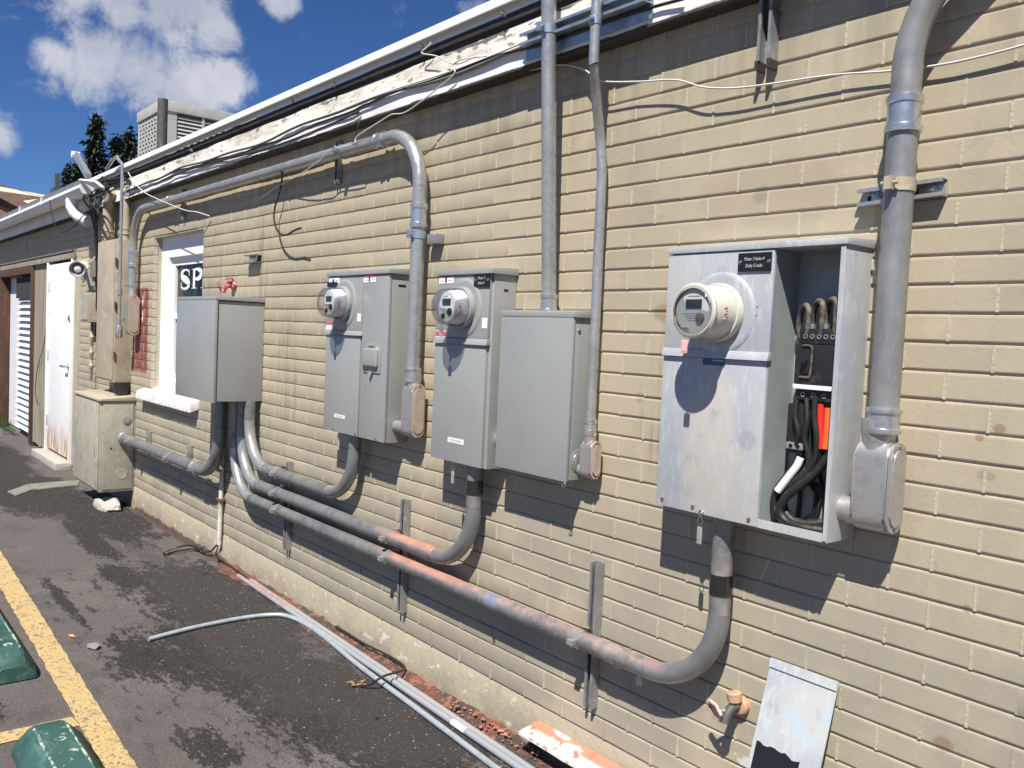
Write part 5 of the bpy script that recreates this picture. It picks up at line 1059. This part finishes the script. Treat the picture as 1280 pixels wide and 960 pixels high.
wire('hanging_cable', [W(452, 145, .085), W(446, 163, .11), W(440, 180, .10), W(424, 192, .04)], .0022, 'wire_black', 'thin black tie wire dropping from the eaves to the conduit clamp', 'wire')
bl = thing('cable_bunch', 'tangled bunch of black service cables at the gutter end above the cabinet', 'cables', W(122, 300, .10))
for k in range(12):
    r_ = random.Random(k*5+1); P0 = W(112+r_.uniform(-12, 24), 236+r_.uniform(-8, 12), .14+r_.uniform(-.05, .08)); P1 = W(113+r_.uniform(-5, 12), 262+r_.uniform(-6, 8), .14+r_.uniform(-.04, .1)); P2 = W(120+r_.uniform(-1.5, 1.5), 295+r_.uniform(-12, 5), .12+r_.uniform(-.02, .03))
    P = [W(128+r_.uniform(0, 40), 232-r_.uniform(0, 14), .10), P0, P1, P2, W(121+r_.uniform(-1, 1), 330, .11)]
    if k < 5: P += [W(121, 360, .08), W(119+k*.3, 420, .03)]
    MB().tube(smooth_pts(P, 6), .005+.002*r_.random(), 6).build('cable', 'wire_black', bl)
wire('loose_wire', [W(62, 250, .28), W(66, 272, .30), W(74, 290, .26), W(90, 285, .2), W(105, 268, .18)], .005, 'wire_black', 'black wire looping under the white gutter', 'wire')
wire('loose_wire', [W(66, 393, .02), W(60, 393, .03), W(58, 405, .03), W(55, 430, .03), W(47, 460, .03), W(44, 490, .03), W(47, 505, .03)], .004, 'wire_black', 'thin black wire hanging on the board siding beside the white door', 'wire')
g0 = G(276, 692)
wire('ground_wire', [Vector((-5.315, -.036, .13)), Vector((-5.33, -.045, .05)), Vector((-5.25, -.045, .035)), Vector((-5.0, -.055, .036)), Vector((-4.8, -.06, .035))], .004, 'wire_black', 'black wire leaving the thin pale pipe along the wall foot', 'wire')
wire('ground_wire', [Vector((-5.315, -.036, .13)), Vector((-5.40, -.05, .06)), Vector((-5.48, -.06, .035)), G(255, 690, .03), G(240, 682, .04), G(222, 684, .05), G(206, 690, .02), G(207, 693, .012), G(225, 688, .012), G(262, 686, .03), Vector((-5.25, -.06, .035))], .0055, 'wire_black', 'rusty black cable looping out over the asphalt below the low conduits', 'cable')
wire('ground_wire', [Vector((-3.75, -.04, .045)), Vector((-3.45, -.045, .05)), W(490, 822, .03), W(506, 836, .04), G(480, 845, .06), G(462, 856, .02), G(450, 857, .01)], .005, 'wire_black', 'black cable bent out over the loose conduits', 'cable')

# ---------------------------------------------------------------- gutter at the far left
gt = thing('roof_gutter', 'white metal gutter on the far left part of the roof edge', 'gutter', (-11, -.2, 2.5))
gp = [(-.126, 2.61), (-.150, 2.565), (-.235, 2.565), (-.262, 2.61), (-.250, 2.64), (-.268, 2.672), (-.262, 2.675), (-.245, 2.64), (-.256, 2.612), (-.232, 2.571), (-.152, 2.571), (-.130, 2.613), (-.128, 2.70), (-.124, 2.70)]
MB().prism([(-14.5, y, z) for y, z in gp], (14.5-8.10, 0, 0)).build('trough', 'gutter_white', gt)
MB().prism([(-8.10, y, z) for y, z in gp[:7]+[(-.126, 2.675)]], (.004, 0, 0)).build('end_cap', 'gutter_white', gt)
for x in (-9.6, -10.7, -12.6): MB().box(x, x+.03, -.275, -.13, 2.672, 2.680).box(x, x+.03, -.272, -.262, 2.60, 2.678).build('hanger', 'drip_edge_white', gt)
dsx = W(100, 250, .2)
MB().tube(smooth_pts([Vector((-8.62, -.20, 2.57)), Vector((-8.62, -.20, 2.50)), Vector((-8.57, -.17, 2.43)), Vector((-8.47, -.13, 2.39)), Vector((-8.38, -.11, 2.365))], 3), [.052, .055, .050, .055, .050, .055, .050, .055, .050, .055, .050, .055, .052], 10).build('downspout', 'gutter_white', gt)
MB().prism([(-8.10, -.27, 2.675), (-7.85, -.20, 2.64), (-7.82, -.13, 2.58), (-8.02, -.13, 2.60)], (0, .02, .012)).build('bent_flap', 'drip_edge_white', gt)

# ---------------------------------------------------------------- rooftop
ac = thing('rooftop_ac_unit', 'beige rooftop air conditioner with louvered grilles behind the roof edge', 'air conditioner', (-10.5, 1.8, 2.7))
ax0, ax1, ay0, ay1, az0, az1 = -10.93, -10.04, 1.0, 2.35, 2.72, 3.965
MB().box(ax0+.02, ax1-.02, ay0+.02, ay1-.02, az0, az1-.10).build('body', 'ac_dark', ac)
MB().box(ax0-.015, ax1+.015, ay0-.015, ay1+.015, az1-.115, az1, .006).build('lid', 'ac_metal', ac)
for x, y in ((ax0, ay0), (ax1-.05, ay0), (ax0, ay1-.05), (ax1-.05, ay1-.05)): MB().box(x, x+.05, y, y+.05, az0, az1-.116).build('corner_post', 'ac_metal', ac)
MB().box(ax1-.02, ax1, ay0+.05, ay0+.16, az0, az1-.116).build('corner_panel', 'ac_metal', ac)
for y in (ay0+.44, ay0+.74, ay0+1.04): MB().box(ax1-.012, ax1+.002, y, y+.03, az0, az1-.116).build('mullion', 'ac_metal', ac)
z = az0+.02
while z < az1-.17:
    MB().hexa([(ax1-.03, ay0+.16, z), (ax1-.004, ay0+.16, z), (ax1-.004, ay1-.05, z), (ax1-.03, ay1-.05, z), (ax1-.022, ay0+.16, z+.026), (ax1-.018, ay0+.16, z+.026), (ax1-.018, ay1-.05, z+.026), (ax1-.022, ay1-.05, z+.026)]).build('louver', 'ac_metal', ac)
    z += .042
z = az0+.02; i = 0
while z < az1-.15:
    m_ = MB().box(ax0+.05, ax1-.05, ay0+.004, ay0+.014, z, z+.022)
    for k in range(7):
        xx = ax0+.10+k*.11+(.03 if i % 2 else 0); m_.box(xx, xx+.035, ay0+.002, ay0+.016, z+.022, z+.046)
    m_.build('louver', 'ac_metal', ac); z += .046; i += 1
vp_ = ray(203.5, 130); t_ = (.75-CAM.y)/vp_.y; vpt = CAM+vp_*t_; vpb = CAM+ray(203, 124)*t_
vt = thing('vent_pipe', 'dark roof vent pipe in front of the air conditioner', 'pipe', (vpt.x, .75, 2.7))
MB().lathe((vpt.x, .75, 2.7), (0, 0, 1), [(0, .05), (vpb.z-2.7, .05), (vpb.z-2.7, .04), (vpb.z-2.72, .04)], 16).build('pipe', 'pipe_dark', vt)
MB().lathe((vpt.x, .75, 2.7), (0, 0, 1), [(0, .12), (.30, .10), (.42, .065), (.50, .052)], 12).build('boot', 'pipe_dark', vt)
pt2 = CAM+ray(72, 217)*((1.5-CAM.y)/ray(72, 217).y)
vt2 = thing('roof_stack', 'short dark chimney stack over the far left roof', 'stack', (pt2.x, 1.5, 2.7))
MB().box(pt2.x-.045, pt2.x+.045, 1.46, 1.54, 2.6, pt2.z).build('shaft', 'pipe_dark', vt2); MB().box(pt2.x-.10, pt2.x+.18, 1.40, 1.70, 2.6, pt2.z-.28).build('base', 'pipe_dark', vt2)
aA = CAM+ray(108, 221)*((.3-CAM.y)/ray(108, 221).y); aB = CAM+ray(92, 193)*((.3-CAM.y)/ray(92, 193).y)
an = thing('tilted_channel', 'grey steel channel sticking up at an angle from the far roof edge', 'steel arm', aA)
dd_ = (aB-aA).normalized(); sd = Vector((0, 1, 0)).cross(dd_).normalized()*.035
MB().prism([aA-sd, aA+sd, aB+sd, aB-sd], (0, .05, 0)).build('arm', 'galvanized', an)
MB().lathe(aB, (0, -1, 0), [(-.06, .036), (.02, .036)], 12).build('head', 'white_paint', an)

# ---------------------------------------------------------------- neighbour house and conifers
hs = thing('neighbour_house', 'cream house with brown shingle roof behind the far left roof edge', 'house', (-40, 12, 0))
def far_pt(u, v, dist): return CAM+ray(u, v).normalized()*dist
h0, h1, h2, h3 = far_pt(-60, 208, 34), far_pt(52, 246, 34), far_pt(52, 262, 34), far_pt(-60, 262, 34)
back = Vector((-3, 9, 2.0))
MB().prism([far_pt(-160, 195, 34), far_pt(0, 230, 34), far_pt(56, 247, 34), far_pt(28, 262, 31), far_pt(0, 247, 31), far_pt(-160, 200, 31)], (-.1, .1, -.25)).build('roof', 'shingles_brown', hs)
MB().prism([far_pt(-160, 203, 31.6), far_pt(0, 246, 31.6), far_pt(34, 266, 31.6), far_pt(34, 330, 31.6), far_pt(-160, 330, 31.6)], (-3, 6, 0)).build('wall', 'siding_cream', hs)
MB().prism([far_pt(-160, 250, 31), far_pt(0, 262, 31), far_pt(14, 268, 31), far_pt(0, 280, 30), far_pt(-160, 290, 30)], (0, .1, -.2)).build('porch_roof', 'shingles_brown', hs)
def conifer(lab, u, vt_, vb, dist, wpx, seed):
    r_ = random.Random(seed); top = far_pt(u, vt_, dist); x, y = top.x, top.y; H = top.z; hb = far_pt(u, vb, dist).z
    spread = wpx/FPX*dist/2*((H)/(H-hb+.01))*.55
    t = thing('conifer_tree', lab, 'tree', (x, y, 0), 'conifers behind the building')
    MB().tube([(x, y, 0), (x, y, H*.5), (x, y, H*.97)], [.03*H, .018*H, .003*H], 8).build('trunk', 'bark', t)
    lm = MB(); cr_ = MB(); n_ = 0; z = H*.985
    while z > H*.12:
        f = 1-z/H; rad = max(.08, spread*f*1.75*r_.uniform(.85, 1.12)); nb_ = int(7+12*min(1, f*2)); a0_ = r_.uniform(0, 6.3)
        for k in range(nb_):
            a = a0_+6.283*k/nb_+r_.uniform(-.25, .25); L = rad*r_.uniform(.75, 1.08); dv = Vector((math.cos(a), math.sin(a), 0)); dr_ = r_.uniform(.15, .4)
            if n_ < 260: lm.tube([(x, y, z), (x+dv.x*L, y+dv.y*L, z-L*dr_)], [.02, .006], 3, caps=False)
            n_ += 1
            for q_ in range(max(5, int(L*18))):
                s = r_.uniform(.15, 1.05); p_ = Vector((x, y, z))+dv*L*s+Vector((r_.gauss(0, .09), r_.gauss(0, .09), -L*dr_*s+r_.gauss(0, .08))); w2 = r_.uniform(.025, .065); up2 = r_.uniform(-.05, .10)
                sd_ = Vector((-dv.y, dv.x, 0))*w2
                v = [cr_.b.verts.new(q2) for q2 in (p_-dv*w2*1.3, p_+sd_+Vector((0, 0, up2)), p_+dv*w2*1.9+Vector((0, 0, -up2)), p_-sd_)]
                cr_.b.faces.new(v)
        z -= max(.10, H*.013)*r_.uniform(.8, 1.2)
    lm.build('limb', 'bark', t, stuff=True); cr_.build('crown', 'needles', t)
conifer('tallest dark conifer, its pointed tip left of the air conditioner', 121, 146, 215, 26, 27, 1)
conifer('dark conifer with its tip close beside the air conditioner', 163, 163, 205, 27, 27, 2)
conifer('dark conifer with a low tip between the two taller ones', 148, 170, 205, 29, 24, 3)
conifer('small conifer standing left of the tilted steel channel', 86, 206, 230, 34, 12, 4)
conifer('small conifer just behind the tilted steel channel', 98, 200, 225, 33, 13, 5)
